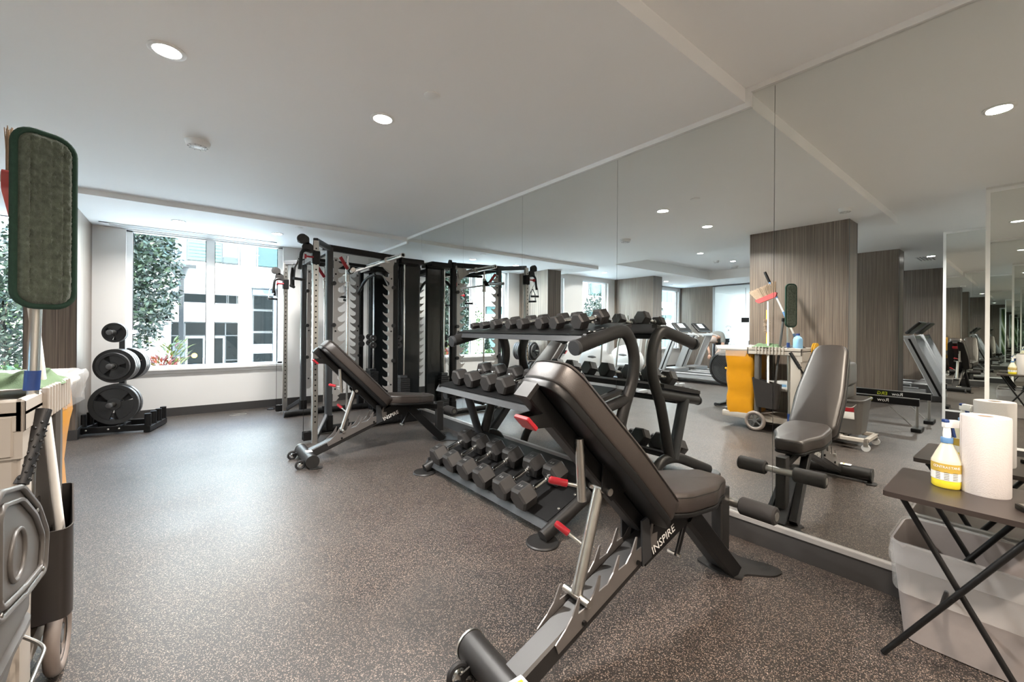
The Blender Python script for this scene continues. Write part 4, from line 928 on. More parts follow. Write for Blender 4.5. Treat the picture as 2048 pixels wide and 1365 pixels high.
for k in range(150):
    a = random.uniform(0, 6.28); z = random.uniform(1.20, 1.36); r = random.uniform(.02, .045); b.rtube([(-.62, 2.09, z), (-.62+r*math.cos(a), 2.09+r*math.sin(a), z+random.uniform(-.02, .015))], .004, .004, .001)
o = b.build('fibres', BRIST, yd, 0); o['kind'] = 'stuff'
# blue jug, white sponge box and small boxes
jg = thing('cleaner_jug', 'pale blue translucent cleaner bottle on the cart tray', 'bottle', (-.50, 1.72, 1.0))
b = MB(); b.lathe([(0, 0), (.045, 0), (.048, .008), (.048, .11), (.038, .135), (.018, .150), (.016, .158), (0, .158)], seg=24); b.build('body', LBLUE, jg); b = MB(); b.lathe([(0, .158), (.02, .158), (.02, .178), (0, .18)], seg=16); b.build('cap', BLUE, jg)
for k, (x, y, l_) in enumerate(((-.48, 2.0, 'white carton on the middle shelf of the cart'), (-.50, 1.86, 'white and blue glove box on the middle shelf of the cart'))):
    t = thing('supply_box', l_, 'box', (x, y, .531)); b = MB(); b.box(-.07, .07, -.06, .06, 0, .075+.01*k, bev=.003); b.build('carton', LBL, t, 30)
    b = MB(); b.box(.0702, .0708, -.05, .05, .02, .05); b.build('printed_panel', LBLUE if k else LGREY, t, 0)
# yellow folded wet floor sign at the back of the cart
ws = thing('wet_floor_sign', 'yellow folded wet floor sign hung on the end of the cart', 'sign', (-.70, 1.59, .47))
b = MB(); b.prism(rpoly([(-.13, 0), (.13, 0), (.09, .56), (.04, .60), (-.04, .60), (-.09, .56)], .02, 3), .0, .012, 'y'); b.build('front_board', YPL, ws, 30)
b = MB(); b.prism(rpoly([(-.13, 0), (.13, 0), (.09, .56), (.04, .60), (-.04, .60), (-.09, .56)], .02, 3), .018, .030, 'y'); b.build('back_board', YPL, ws, 30)
# ------------------------------------------------------------------ mop bucket with wringer
mb_ = thing('mop_bucket', 'grey mop bucket on a cream caster frame with a red warning label', 'mop bucket', (-.50, 1.24, 0)); QO = (-.50, 1.24, 0)
b = shell(QO, rrect(-.66, -.36, 1.12, 1.50, .05, 5), rrect(-.72, -.29, 1.09, 1.55, .06, 5), .14, .49, .006, .012); b.build('bucket_body', BUCK, mb_)
b = MB(QO)
for a in ((-.72, -.27, 1.04, 1.08), (-.72, -.27, 1.53, 1.57), (-.72, -.68, 1.04, 1.57), (-.31, -.27, 1.04, 1.57), (-.72, -.27, 1.26, 1.32)): b.box(*a, .085, .125, bev=.006)
b.build('caster_frame', CREAM, mb_, 30)
for x in (-.70, -.29):
    for y in (1.06, 1.55):
        b = MB(QO); b.cyl((x-.012, y, .036), (x+.012, y, .036), .036, 18); c = b.build('caster', LGREY, mb_)
        b = MB(QO); b.box(x-.018, x+.018, y-.02, y+.02, .05, .088, bev=.003); b.build('caster_fork', SATIN, c, 30)
b = MB(QO); b.box(-.3195, -.317, 1.16, 1.28, .30, .375, rot=RY(.2)); b.build('warning_label', LBL, mb_, 0)
b = MB(QO); b.box(-.3095, -.307, 1.16, 1.28, .378, .425, rot=RY(.2)); b.build('warning_band', RED, mb_, 0)
b = MB(QO); b.tube(fillet([(-.292, 1.14, .46), (-.25, 1.16, .43), (-.25, 1.48, .43), (-.292, 1.50, .46)], .05, 4), .004, 8); b.build('wire_bail', SATIN, mb_)
wg = thing('mop_wringer', 'grey side press mop wringer with a moulded round emblem on top of the bucket', 'mop wringer', (-.36, 1.22, .52)); GO = (-.36, 1.22, .52)
hx = [(1.19, .66), (1.19, .865), (1.22, .885), (1.365, .855), (1.50, .765), (1.585, .672), (1.565, .580), (1.40, .60), (1.22, .635)]
b = MB(GO); b.prism(rpoly(hx, .02, 3), -.55, -.272, 'x'); wbod = b.build('housing', BUCK, wg, 30)
cxh, czh = 1.345, .715
sc_ = lambda k: [(cxh+(p[0]-cxh)*k, czh+(p[1]-czh)*k) for p in hx]
b = MB(GO)
for k, x in ((.985, -.268), (.80, -.268)):
    b.sweep([(x, p[0], p[1]) for p in rpoly(sc_(k), .02, 3)], [(.006*math.cos(a), .006*math.sin(a)) for a in [2*PI*i/6 for i in range(6)]], closed=True, up=Vector((1, 0, 0)))
b.build('raised_border', BUCK, wg, 60)
b = MB(GO); b.tube([(-.270, cxh+.052*math.cos(2*PI*i/32), czh+.052*math.sin(2*PI*i/32)) for i in range(32)], .005, 8, closed=True, up=Vector((1, 0, 0))); em = b.build('emblem_ring', BUCK, wg, 60)
for i in range(5):
    a = PI*.22+PI*.14*i; q = (-.2715, cxh+.036*math.cos(a), czh+.036*math.sin(a)); text('emblem_letter', 'SYSTM'[i], .017, basis(q, (0, math.sin(a), -math.cos(a)), (0, math.cos(a), math.sin(a))), BUCK, em, .002)
text('emblem_letter', 'K', .032, basis((-.2715, cxh, czh-.022), (0, 1, 0), (0, 0, 1)), BUCK, em, .002)
for p in (hx[1], hx[4], hx[6], hx[8]): b = MB(GO); b.ell((-.267, cxh+(p[0]-cxh)*.90, czh+(p[1]-czh)*.90), (.003, .006, .006), 8); b.build('rivet', SATIN, wg)
b = MB(GO); b.box(-.60, -.285, 1.22, 1.53, .512, .63, bev=.012, seg=2); b.build('wringer_base', BUCK, wg, 30)
H0, H1 = Vector((-.345, 1.575, .66)), Vector((-.302, 1.735, .965)); hm = H0.lerp(H1, .42)
b = MB(GO); b.rtube([(-.345, 1.50, .60), H0, hm], .022, .014, .003); hl = b.build('press_handle', BLACK, wg, 30)
b = MB(GO); b.cyl(hm, H1, .0175, 18); gp = b.build('ribbed_grip', RUB, hl)
dd_ = (H1-hm).normalized(); b = MB(GO); u1 = dd_.cross(Vector((1, 0, 0))).normalized(); u2 = dd_.cross(u1)
for k in range(10):
    for j in range(6):
        a = 2*PI*j/6+(k % 2)*.5; b.ell(hm+dd_*(.012+.0165*k)+(u1*math.cos(a)+u2*math.sin(a))*.0178, .0038, 6)
o = b.build('grip_nubs', RUB, gp); o['kind'] = 'stuff'

# ------------------------------------------------------------------ rowing machines
def make_rower(label):
    t = thing('rowing_machine', label, 'rowing machine', group='black rowing machines')
    # local y runs from the tail (0) to the flywheel (2.35)
    b = MB(); b.box(-.028, .028, 0, 1.62, .30, .385, bev=.004); b.build('monorail', BLACK, t, 30)
    b = MB(); b.box(-.018, .018, 0, 1.62, .385, .392); b.build('rail_strip', SATIN, t, 0)
    text('rail_lettering', 'Row', .062, basis((.029, .33, .342), (0, 1, 0), (0, 0, 1)), LBL, t); text('rail_lettering', 'ERG', .062, basis((.029, .49, .342), (0, 1, 0), (0, 0, 1)), mat('lime_lettering', (.55, .60, .03), .5), t)
    b = MB(); b.rtube([(0, .02, .30), (0, .02, .03)], .03, .02); b.rtube([(0, .30, .30), (0, .06, .05)], .015, .015); b.build('rear_leg', SATIN, t, 30)
    b = MB(); b.box(-.13, .13, -.03, .06, 0, .045, bev=.006); b.build('rear_foot', BLACK, t, 30)
    b = MB(); b.box(-.15, .15, .85, 1.13, .43, .46, bev=.012, seg=2); st = b.build('seat', BLACK, t, 30); b = MB(); b.box(-.035, .035, .9, 1.08, .385, .43, bev=.004); b.build('seat_carriage', SATIN, st, 30)
    b = MB(); b.rtube([(0, 1.60, .33), (0, 2.05, .36)], .06, .09); b.build('front_frame', BLACK, t, 30)
    for s in (-1, 1):
        b = MB(); b.box(s*.075-.05, s*.075+.05, 1.60, 1.90, .36, .375, rot=RX(.6)); fr = b.build('footrest', LGREY, t, 30)
        b = MB(); b.box(s*.075-.052, s*.075+.052, 1.74, 1.77, .375, .385, rot=RX(.6), piv=(0, 1.75, .37)); b.build('foot_strap', BLACK, fr, 0)
    b = MB(); b.lathe([(0, -.07), (.20, -.07), (.285, -.05), (.30, 0), (.285, .05), (.25, .07), (.245, .055), (0, .055)], (0, 2.27, .60), (1, 0, 0), 44); fw_ = b.build('flywheel_housing', RUB, t)
    for k in range(9): rr = .05+.022*k; b = MB(); b.tube([(.060, 2.27+rr*math.cos(2*PI*i/36), .60+rr*math.sin(2*PI*i/36)) for i in range(36)], .0025, 5, closed=True, up=Vector((1, 0, 0))); b.build('guard_ring', MGREY, fw_)
    b = MB(); b.ell((.064, 2.27, .60), (.006, .02, .02), 12); b.build('hub_badge', YPL, fw_)
    b = MB(); b.rtube([(0, 2.20, .35), (0, 2.28, .03)], .035, .035); b.rtube([(0, 2.30, .38), (0, 2.10, .06)], .025, .025); b.build('front_leg', BLACK, t, 30)
    b = MB(); b.rtube([(-.30, 2.28, .03), (.30, 2.28, .03)], .05, .035); ff = b.build('front_foot', BLACK, t, 30)
    for s in (-1, 1): b = MB(); b.cyl((s*.28-.01, 2.33, .025), (s*.28+.01, 2.33, .025), .025, 14); b.build('wheel', RUB, ff)
    b = MB(); b.rtube([(0, 2.05, .38), (0, 1.92, .92)], .03, .03); b.build('monitor_arm', BLACK, t, 30); b = MB(); b.box(-.07, .07, 1.89, 1.93, .90, 1.06, bev=.01); b.build('monitor', MGREY, t, 30)
    b = MB(); b.cyl((-.24, 1.88, .66), (.24, 1.88, .66), .014, 10); b.build('pull_handle', BLACK, t)
    return t
r1 = make_rower('black rowing machine closest to the mirror'); r1.location = (-1.93, .88, 0)
copy_tree(r1, (-2.68, .86, 0), 0, 'black rowing machine standing beyond the first one')

# ------------------------------------------------------------------ treadmills, elliptical, person
def make_treadmill(label):
    # local: user faces -y; front of the machine at y = 0, deck runs to +y
    t = thing('treadmill', label, 'treadmill', group='silver treadmills')
    b = MB(); b.box(-.34, .34, .20, 1.85, .09, .20, bev=.015); b.build('deck', TRED, t, 30)
    b = MB(); b.box(-.25, .25, .30, 1.84, .20, .206); b.build('running_belt', BELT, t, 0)
    for s in (-1, 1):
        b = MB(); b.box(s*.30-.05, s*.30+.05, .30, 1.86, .20, .215, bev=.005); b.build('side_rail', TRED, t, 30)
        b = MB(); b.rtube([(s*.37, .02, .08), (s*.37, .44, 1.14)], .045, .16, .012); u_ = b.build('upright', TRED, t, 30)
        b = MB(); b.rtube([(s*.395, .02, .09), (s*.395, .43, 1.10)], .006, .03); b.build('upright_strip', BLACK, u_, 0)
        b = MB(); b.tube(fillet([(s*.36, .40, 1.12), (s*.36, .60, 1.10), (s*.36, .64, 1.06)], .04, 4), .02, 12); b.build('handrail', LGREY, t)
        b = MB(); b.box(s*.37-.04, s*.37+.04, -.04, .14, 0, .10, bev=.01); b.build('foot', MGREY, t, 30)
    b = MB(); b.box(-.33, .33, .02, .42, .10, .30, bev=.06, seg=3); b.build('motor_hood', MGREY, t, 40)
    b = MB(); b.box(-.40, .40, .36, .52, 1.08, 1.14, bev=.02, seg=2); b.build('cross_bar', TRED, t, 30)
    b = MB(); b.box(-.30, .30, -.03, .02, -.13, .16, bev=.012); 
    bmesh.ops.transform(b.bm, matrix=Matrix.Translation((0, .40, 1.28)) @ RX(.75), verts=b.bm.verts); c = b.build('console', GRAPH, t, 30)
    b = MB(); b.box(-.13, .13, .021, .024, -.02, .12); bmesh.ops.transform(b.bm, matrix=Matrix.Translation((0, .40, 1.28)) @ RX(.75), verts=b.bm.verts); b.build('screen', mat('console_screen', (.5, .55, .58), .2, emit=(.7, .8, .85), es=.5) if 'console_screen' not in MATS else MATS['console_screen'], c, 0)
    return t
tm = make_treadmill('silver treadmill against the wood wall, seen past the columns'); tm.location = (-6.55, 1.0, 0)
copy_tree(tm, (-5.55, 1.0, 0), 0, 'silver treadmill next to the one at the wood wall')
for k, (x, y, l_) in enumerate(((-5.45, 5.80, 'silver treadmill facing the window, beside the wide opening'), (-4.50, 5.80, 'silver treadmill facing the window, nearer the ellipticals'))):
    copy_tree(tm, (x, y, 0), PI, l_)
el = thing('elliptical', 'off white elliptical trainer with upright moving arms by the window', 'elliptical trainer', (-2.0, 5.75, 0), PI)
b = MB(); v = b.ell((0, -.22, .50), (.22, .46, .36), 24)
for q in v: q.co.z = max(.22, q.co.z)
b.build('drive_shell', EWHITE, el, 60)
b = MB(); b.ell((.18, -.20, .62), (.03, .14, .045), 16); b.ell((-.18, -.20, .62), (.03, .14, .045), 16); b.build('shell_vent', MGREY, el)
b = MB(); b.rtube([(0, -.65, .04), (0, 1.1, .04)], .10, .08); b.rtube([(-.3, 1.05, .035), (.3, 1.05, .035)], .08, .06); b.rtube([(-.32, -.55, .035), (.32, -.55, .035)], .08, .06); b.build('base_frame', LGREY, el, 30)
b = MB(); b.rtube([(0, .05, .20), (0, .18, 1.22)], .10, .08); b.build('mast', EWHITE, el, 30)
b = MB(); b.box(-.18, .18, .12, .18, 1.14, 1.40, bev=.02, rot=RX(-.4)); b.build('console', MGREY, el, 30)
for s in (-1, 1):
    b = MB(); b.tube(fillet([(s*.26, .10, .42), (s*.27, .16, 1.0), (s*.27, .32+.1*s, 1.38), (s*.25, .30+.1*s, 1.52)], .1, 5), .018, 12); b.build('arm', SATIN, el)
    b = MB(); b.rtube([(s*.26, .10, .42), (s*.24, -.5, .40)], .03, .05); b.build('arm_link', EWHITE, el, 30)
    b = MB(); b.box(s*.16-.07, s*.16+.07, .25, .62, .24+.06*s, .27+.06*s, bev=.01); b.build('pedal', MGREY, el, 30)
copy_tree(el, (-3.2, 5.85, 0), PI, 'second off white elliptical trainer, nearer the far column'); el['group'] = 'elliptical trainers'

# stooping person, skinned from a joint chain
def person():
    t = thing('person', 'person in a grey T-shirt and dark trousers bending forward beside the treadmills', 'person', (-6.75, 5.50, 0), math.radians(-8))
    def skin(name, vs, es, rad, m, root=0):
        me = bpy.data.meshes.new(name); me.from_pydata(vs, es, []); o = bpy.data.objects.new(name, me); COL.objects.link(o); o.parent = t
        sk = o.modifiers.new('skin', 'SKIN'); sk.use_smooth_shade = True; sl = me.skin_vertices[0].data
        for i, r in enumerate(rad): sl[i].radius = (r if hasattr(r, '__len__') else (r, r)); sl[i].use_root = (i == root)
        sb = o.modifiers.new('sub', 'SUBSURF'); sb.levels = 2; sb.render_levels = 2
        me.materials.append(m); return o
    # facing +x, hips at z .90, torso bent forward and slightly down
    V = [(0, 0, .92), (.13, 0, 1.02), (.28, 0, 1.10), (.42, 0, 1.08), (.50, 0, 1.03), (.56, 0, .97), (.63, 0, .92),
         (.02, .10, .88), (.06, .12, .48), (-.02, .12, .09), (.12, .13, .04), (.02, -.10, .88), (.10, -.12, .48), (.0, -.12, .09), (.14, -.13, .04),
         (.40, .17, 1.04), (.50, .19, .80), (.64, .10, .64), (.69, .08, .575), (.40, -.17, 1.04), (.48, -.19, .80), (.62, -.09, .62), (.67, -.07, .555)]
    E_ = [(0, 1), (1, 2), (2, 3), (3, 4), (4, 5), (5, 6), (0, 7), (7, 8), (8, 9), (9, 10), (0, 11), (11, 12), (12, 13), (13, 14), (3, 15), (15, 16), (16, 17), (17, 18), (3, 19), (19, 20), (20, 21), (21, 22)]
    R_ = [.13, .125, .135, .12, .055, .085, .075, .095, .06, .038, .035, .095, .06, .038, .035, .06, .042, .03, .028, .06, .042, .03, .028]
    body = skin('body', V, E_, R_, SKIN)
    idx = [0, 1, 2, 3]; 
    skin('shirt', [V[0], V[1], V[2], V[3], (.46, 0, 1.055), V[15], (.47, .185, .86), V[19], (.455, -.185, .86)], [(0, 1), (1, 2), (2, 3), (3, 4), (3, 5), (5, 6), (3, 7), (7, 8)], [.145, .142, .155, .142, .085, .078, .060, .078, .060], SHIRT)
    skin('trousers', [V[0], V[7], V[8], (-.015, .12, .12), V[11], V[12], (.005, -.12, .12)], [(0, 1), (1, 2), (2, 3), (0, 4), (4, 5), (5, 6)], [.137, .108, .075, .062, .108, .075, .062], TROU)
    b = MB(); b.ell((.615, 0, .955), (.10, .083, .09), 18, RY(.5)); b.build('hair', HAIR, t, 80)
    b = MB()
    for s in (-1, 1): b.ell((.60, s*.085, .915), (.018, .010, .028), 10)
    b.build('ear', SKIN, t)
    for s in (-1, 1):
        ho = (.03, -.06, .045) if s > 0 else (.01, .07, .025); vv = [(.66, s*.14, .53), (.69, s*.14, .48)]; ee = [(0, 1)]; rr = [.03, .034]
        for k, (dy, l) in enumerate(((-.024, .055), (-.008, .066), (.008, .062), (.024, .048))):
            a_ = len(vv); vv += [(.70, s*.14+dy, .455), (.705, s*.14+dy, .455-l*.55), (.69, s*.14+dy, .455-l)]; ee += [(1, a_), (a_, a_+1), (a_+1, a_+2)]; rr += [.010, .0085, .007]
        a_ = len(vv); vv += [(.675, s*.105, .49), (.68, s*.09, .455)]; ee += [(1, a_), (a_, a_+1)]; rr += [.012, .009]
        skin('hand', [(a+ho[0], b_+ho[1], c_+ho[2]) for a, b_, c_ in vv], ee, rr, SKIN)
    for s in (-1, 1):
        b = MB(); b.box(-.07, .19, s*.12-.045, s*.12+.045, 0, .075, bev=.03, seg=3); b.build('shoe', BLACK, t, 60)
person()

# wall sign in the far room and the leafy mural
b = MB((-9.0, 5.78, 1.56)); b.box(-9.02, -9.0, 5.67, 5.90, 1.49, 1.64, bev=.004); b.cyl((-9.01, 5.78, 1.64), (-9.01, 5.78, 2.60), .006, 8); o = b.build('hanging_sign', MGREY, None, 0); o.location = (-9.0, 5.78, 1.56); tag(o, 'small dark rectangular sign hanging in the bright room', 'sign')

def mural_mat():
    m, t, b = _new('leaf_print')
    tcn = t.nodes.new('ShaderNodeTexCoord'); mp = t.nodes.new('ShaderNodeMapping'); mp.inputs['Rotation'].default_value = (.5, 0, 0); mp.inputs['Scale'].default_value = (1, 1, .35)
    wv = t.nodes.new('ShaderNodeTexWave'); wv.bands_direction = 'Y'; wv.inputs['Scale'].default_value = 1.3; wv.inputs['Distortion'].default_value = 7; wv.inputs['Detail'].default_value = 2; wv.inputs['Detail Scale'].default_value = .8
    t.links.new(tcn.outputs['Object'], mp.inputs[0]); t.links.new(mp.outputs[0], wv.inputs[0])
    rr = ramp(t, [(0, (.02, .055, .02)), (.35, (.09, .17, .05)), (.6, (.30, .34, .10)), (.8, (.16, .30, .17)), (.95, (.62, .70, .58)), (1, (.8, .82, .74))])
    t.links.new(wv.outputs['Fac'], rr.inputs[0]); t.links.new(rr.outputs[0], b.inputs['Base Color']); b.inputs['Roughness'].default_value = .5
    return m
mu = thing('mural', 'large white framed mural of green leaves on the far wood wall', 'mural', (-7.69, -.3, 0))
b = MB((-7.69, -.3, 0)); b.box(-7.70, -7.685, -1.7, 1.06, .14, 2.38); b.build('print', mural_mat(), mu, 0)
b = MB((-7.69, -.3, 0))
for a in ((-1.76, -1.7, .08, 2.44), (1.06, 1.12, .08, 2.44), (-1.7, 1.06, .08, .14), (-1.7, 1.06, 2.38, 2.44)): b.box(-7.70, -7.675, *a)
b.build('frame', WHITE, mu, 0)

# ------------------------------------------------------------------ outside
G0 = -1.3
b = MB(); b.box(-60, 45, YW+.22, 60, G0-.2, G0); struct('ground_outside', b, ASPH)
def clump(name, lab, cat, c, r, n, m, leaf=.10, trunk=None, seed=1, sq=1):
    random.seed(seed); t = thing(name, lab, cat, (c[0], c[1], G0))
    b = MB((c[0], c[1], G0))
    for k in range(n):
        while True:
            p = Vector((random.uniform(-1, 1), random.uniform(-1, 1), random.uniform(-1, 1)))
            if p.length < 1 and p.length > .35: break
        if sq != 1: p.x *= 1-(p.z+1)/2*sq; p.y *= 1-(p.z+1)/2*sq
        q = Vector((c[0]+p.x*r[0], c[1]+p.y*r[1], c[2]+p.z*r[2])); l = leaf*random.uniform(.6, 1.3)
        d1 = Vector((random.uniform(-1, 1), random.uniform(-1, 1), random.uniform(-1, .6))).normalized(); d2 = d1.cross(Vector((random.uniform(-1, 1), random.uniform(-1, 1), random.uniform(-1, 1)))).normalized()
        vs = [b.bm.verts.new(q), b.bm.verts.new(q+d1*l*.5+d2*l*.24), b.bm.verts.new(q+d1*l), b.bm.verts.new(q+d1*l*.5-d2*l*.24)]; b.bm.faces.new(vs)
    o = b.build('foliage', m, t, 0); o['kind'] = 'stuff'
    if trunk:
        b = MB((c[0], c[1], G0)); b.tube([(c[0], c[1], G0), (c[0]+.08, c[1], G0+(c[2]-G0)*.5), (c[0], c[1], c[2]+r[2]*.4)], trunk, 10, scales=[1, .8, .4])
        for k in range(6): a = k*1.05; b.tube([(c[0], c[1], c[2]-r[2]*.5+k*.15), (c[0]+r[0]*.6*math.cos(a), c[1]+r[1]*.6*math.sin(a), c[2]+r[2]*(.0+.08*k))], trunk*.3, 6, scales=[1, .4])
        b.build('trunk', BARK, t)
    return t
clump('leafy_tree', 'leafy green tree right outside the window behind the weight tree', 'tree', (-1.28, 12.0, 2.45), (1.30, 1.0, 2.1), 17000, LEAFD, .12, .09, 2)
clump('leafy_tree', 'leafy green tree outside, seen behind the flat mop', 'tree', (-3.15, 14.4, 1.5), (1.1, 1.0, 2.0), 7000, LEAFD, .13, .09, 5)
clump('leafy_tree', 'leafy tree outside the window by the treadmills', 'tree', (-13.2, 13.0, 1.6), (2.1, 1.4, 2.2), 7000, LEAFD, .15, .09, 15)
clump('leafy_tree', 'loose pale tree beyond the clipped hedge outside', 'tree', (-5.2, 17.5, 1.3), (1.8, 1.0, 1.5), 4500, LEAFL, .15, .09, 25)
clump('leafy_tree', 'loose tree near the glass wall across the way', 'tree', (-14.6, 16.5, 1.9), (1.2, 1.0, 1.6), 3500, LEAFD, .15, .09, 26)
for k, (x, l_) in enumerate(((-4.72, 'small pointed conifer outside, the one nearer the lamp post'), (-5.28, 'small pointed conifer outside, further from the lamp post'))):
    clump('conifer', l_, 'conifer', (x, 14.0, .25), (.27, .27, .85), 2600, LEAFD, .07, .03, 40+k, .8)['group'] = 'pointed conifers'
clump('shrub', 'round dark green shrub under the tree outside the window', 'shrub', (-.95, 10.6, .0), (.75, .5, .75), 3500, LEAFD, .09, None, 8)
clump('shrub', 'bright green clipped hedge below the conifers', 'shrub', (-3.6, 11.5, -.1), (2.8, .45, .65), 9000, LEAFL, .09, None, 9)
clump('shrub', 'pale hydrangea shrub outside, seen over the cart', 'shrub', (-2.2, 9.8, .05), (.65, .45, .55), 3000, LEAFL, .10, None, 10)
# croton: broad separate leaves, red low and yellow above
random.seed(13); ct = thing('croton_plant', 'croton plant with red and yellow leaves outside the window beside the sign', 'plant', (-.22, 9.4, G0))
for nm_, m_, n_l, z0, z1, spr in (('red_leaves', LEAFR, 260, .15, .72, .30), ('yellow_leaves', LEAFY, 110, .50, 1.02, .24)):
    b = MB((-.22, 9.4, G0))
    for k in range(n_l):
        a = random.uniform(0, 6.28); z = random.uniform(z0, z1)+.03; r = random.uniform(.02, spr); q = Vector((-.26+(.12 if m_ is LEAFY else 0)+r*math.cos(a), 9.4+r*math.sin(a)*.6, z-.1)); d1 = Vector((math.cos(a)*.7, math.sin(a)*.7, random.uniform(.3, 1.1))).normalized(); d2 = Vector((-math.sin(a), math.cos(a), 0)); L_ = random.uniform(.12, .22)
        vs = [q, q+d1*L_*.4+d2*.022, q+d1*L_+Vector((0, 0, -.03)), q+d1*L_*.4-d2*.022]; b.bm.faces.new([b.bm.verts.new(v_) for v_ in vs])
    o = b.build(nm_, m_, ct, 0); o['kind'] = 'stuff'
b = MB((-.22, 9.4, G0)); b.tube([(-.22, 9.4, G0), (-.22, 9.4, .5)], .02, 8); b.build('stem', BARK, ct)
# lamp post and the fire route sign
lp_ = thing('lamp_post', 'dark square headed lamp post outside the window', 'lamp post', (0.0, 15.0, G0))
b = MB(); b.rtube([(0, 0, 0), (0, 0, 4.10)], .12, .12, .01, up=Vector((1, 0, 0))); b.build('pole', RAILG, lp_, 30)
b = MB(); b.lathe([(.07, 3.85), (.16, 4.15), (.16, 4.2), (0, 4.2)], seg=20); b.build('collar', RAILG, lp_); b = MB(); b.box(-.33, .33, -.22, .22, 4.18, 4.27, bev=.01); b.build('lamp_head', RAILG, lp_, 30)
fs = thing('road_sign', 'white no parking fire route sign with a red ring on a pole outside', 'road sign', (-.045, 13.0, G0))
b = MB(); b.rtube([(0, .03, 0), (0, .03, G0*-1+.80)], .05, .05); b.build('pole', SATIN, fs, 30)
b = MB(); b.prism(rrect(-.115, .115, 1.78, 2.13, .02, 3), -.003, .003, 'y'); b.build('panel', mat('sign_panel', (.13, .13, .135), .5), fs, 30)
b = MB(); b.tube([(.065*math.cos(2*PI*i/28), -.006, 2.045+.065*math.sin(2*PI*i/28)) for i in range(28)], .008, 6, closed=True, up=Vector((0, 1, 0))); b.build('red_ring', mat('sign_red', (.10, .012, .02), .5), fs, 40)
Mt = lambda z: basis((0, -.006, z), (1, 0, 0), (0, 0, 1))
text('symbol_letter', 'R', .10, Mt(2.045), BLACK, fs); text('sign_lettering', 'FIRE', .065, Mt(1.925), BLUE, fs); text('sign_lettering', 'ROUTE', .058, Mt(1.865), BLUE, fs)
b = MB(); b.rtube([(-.045, -.008, 2.09), (.045, -.008, 2.0)], .010, .004); b.build('slash', RED, fs, 30)
b = MB(); b.rtube([(-.07, -.008, 1.815), (.07, -.008, 1.815)], .004, .010); b.build('arrow', BLUE, fs, 30)

# building across the way
fb = thing('building', 'white building across the way with teal glazing, balconies and the number 7', 'building', (0, 22.0, G0)); BOo = (0, 22.0, G0)
YF0 = 22.0
def fbx(name, x0, x1, z0, z1, d0, d1, m): 
    b = MB(BOo); b.box(x0, x1, YF0+d0, YF0+d1, z0, z1); return b.build(name, m, fb, 0)
fbx('wall', -45, 30, G0, 9.5, .35, 1.0, FACW)
fbx('wall_band', -45, 2.1, 2.75, 3.85, -.12, .35, FACW); fbx('wall_band', -45, 2.1, 1.45, 2.2, -.0, .35, FACW)
fbx('wall_pier', 1.98, 2.45, G0, 9, -.15, .35, FACW); fbx('wall_pier', -8, -.33, G0, 2.75, .0, .35, FACW); fbx('wall_pier', 3.62, 4.4, G0, 9, -.1, .35, FACW)
def glaz(nm, x0, x1, z0, z1, nx, nz, m, d=.2, f=.05):
    fr = fbx('window_frame', x0, x1, z0, z1, d, d+.12, FACF)
    for i in range(nx):
        for j in range(nz):
            a = x0+(x1-x0)*i/nx+f/2; c = x0+(x1-x0)*(i+1)/nx-f/2; e = z0+(z1-z0)*j/nz+f/2; g = z0+(z1-z0)*(j+1)/nz-f/2
            b = MB(BOo); b.box(a, c, YF0+d-.02, YF0+d+.01, e, g); b.build('pane', m, fr, 0)
    return fr
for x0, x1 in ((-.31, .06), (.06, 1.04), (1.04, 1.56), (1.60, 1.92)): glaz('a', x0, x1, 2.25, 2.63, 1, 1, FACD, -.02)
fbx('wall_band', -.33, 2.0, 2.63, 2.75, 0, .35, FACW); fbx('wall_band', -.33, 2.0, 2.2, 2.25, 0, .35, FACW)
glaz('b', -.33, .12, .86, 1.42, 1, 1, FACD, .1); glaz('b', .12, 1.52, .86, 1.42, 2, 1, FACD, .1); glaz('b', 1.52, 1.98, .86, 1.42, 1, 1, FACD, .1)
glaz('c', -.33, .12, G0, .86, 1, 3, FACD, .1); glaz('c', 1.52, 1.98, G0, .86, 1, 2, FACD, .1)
for x0 in (.13, .83):
    d_ = fbx('door', x0, x0+.68, G0, .85, .06, .14, mat('grey_door_frame', (.045, .047, .048), .5) if 'grey_door_frame' not in MATS else MATS['grey_door_frame'])
    b = MB(BOo); b.box(x0+.09, x0+.59, YF0+.04, YF0+.07, G0+.14, .74); b.build('pane', FACD, d_, 0)
    b = MB(BOo); b.box(x0+.60, x0+.635, YF0-.02, YF0+.05, -.45, -.08); b.build('handle', SATIN, d_, 0)
b = MB(BOo); b.cyl((.44, YF0+.035, .02), (.44, YF0+.03, .02), .10, 16); b.build('door_sticker', YPL, fb)
text('building_number', '7', .46, basis((.70, YF0-.03, 1.80), (1, 0, 0), (0, 0, 1)), RAILG, fb, .02)
fbx('window_frame', 2.45, 3.6, 2.98, 3.04, -.05, .3, FACF)
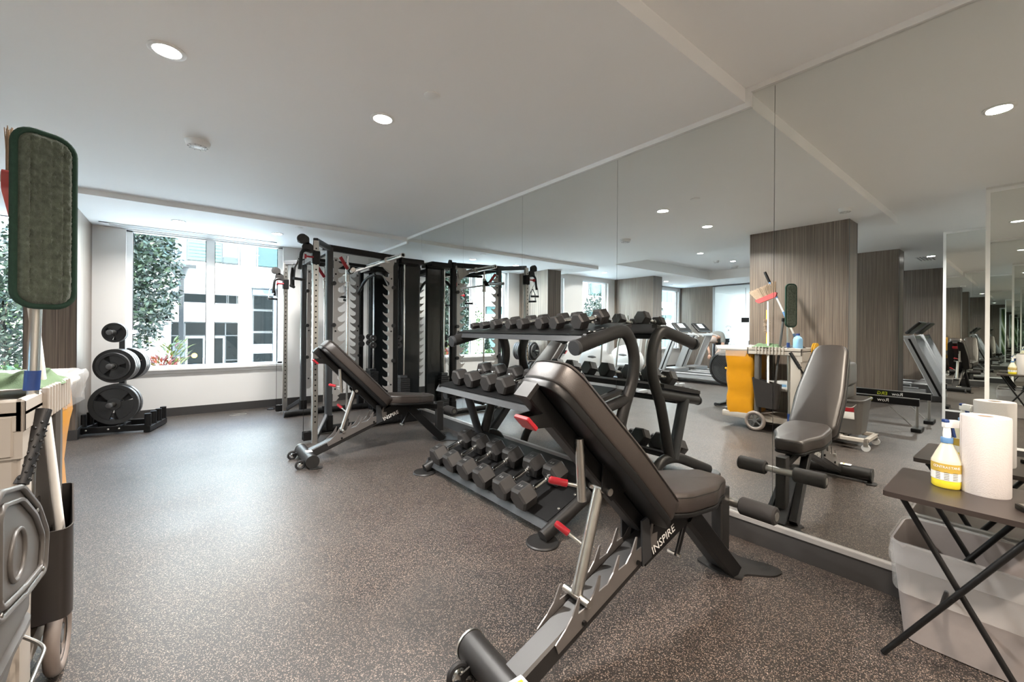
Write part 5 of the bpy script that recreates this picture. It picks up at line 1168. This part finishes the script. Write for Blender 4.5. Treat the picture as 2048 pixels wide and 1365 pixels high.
for z0, z1 in ((2.05, 2.68), (1.05, 1.98), (.46, .98), (G0, .05)): glaz('d', 2.55, 3.33, z0, z1, 1, 1, FACD, .0, .04)
fbx('window_frame', 3.34, 3.5, G0, 2.98, 0, .2, mat('pale_blue_frame', (.050, .063, .080), .5))
fbx('window_frame', 2.5, 3.5, 2.70, 2.96, .0, .12, MATS['pale_blue_frame'])
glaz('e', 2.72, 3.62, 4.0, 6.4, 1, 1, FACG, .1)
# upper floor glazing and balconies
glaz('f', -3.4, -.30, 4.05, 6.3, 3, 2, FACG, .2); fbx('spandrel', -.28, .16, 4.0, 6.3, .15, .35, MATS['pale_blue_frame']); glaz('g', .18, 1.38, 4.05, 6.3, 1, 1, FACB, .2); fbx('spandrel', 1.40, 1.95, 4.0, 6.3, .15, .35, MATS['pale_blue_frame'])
for k in range(14): fbx('blind_slat', .24, 1.34, 4.2+.14*k, 4.22+.14*k, .165, .18, FACG)
def balcony(x0, x1, z=3.85):
    b = MB(BOo); b.box(x0, x1, YF0-.9, YF0+.3, z-.18, z); bl = b.build('balcony', FACW, fb, 0)
    b = MB(BOo); b.rtube([(x0, YF0-.88, z+1.05), (x1, YF0-.88, z+1.05)], .05, .05); n = int((x1-x0)/1.2)+1
    for i in range(n+1): xx = x0+(x1-x0)*i/n; b.rtube([(xx, YF0-.88, z), (xx, YF0-.88, z+1.05)], .04, .04)
    b.build('railing', RAILG, bl, 30)
    b = MB(BOo); b.box(x0+.03, x1-.03, YF0-.875, YF0-.865, z+.08, z+1.0); b.build('glass_guard', GLASS, bl, 0)
balcony(-3.5, 1.96); balcony(2.55, 3.6); balcony(-13, -7); balcony(-24, -17)
# the long wing seen in the mirror and through the other windows
for k in range(8):
    x0 = -44+k*5.0
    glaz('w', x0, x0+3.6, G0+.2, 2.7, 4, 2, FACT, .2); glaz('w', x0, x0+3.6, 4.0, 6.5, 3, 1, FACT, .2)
b = MB(BOo); b.box(1.35, 1.9, YF0-.75, YF0-.35, 3.85, 4.2, bev=.05); b.build('balcony_chair', RAILG, fb, 0)
print('objects', len(bpy.data.objects))
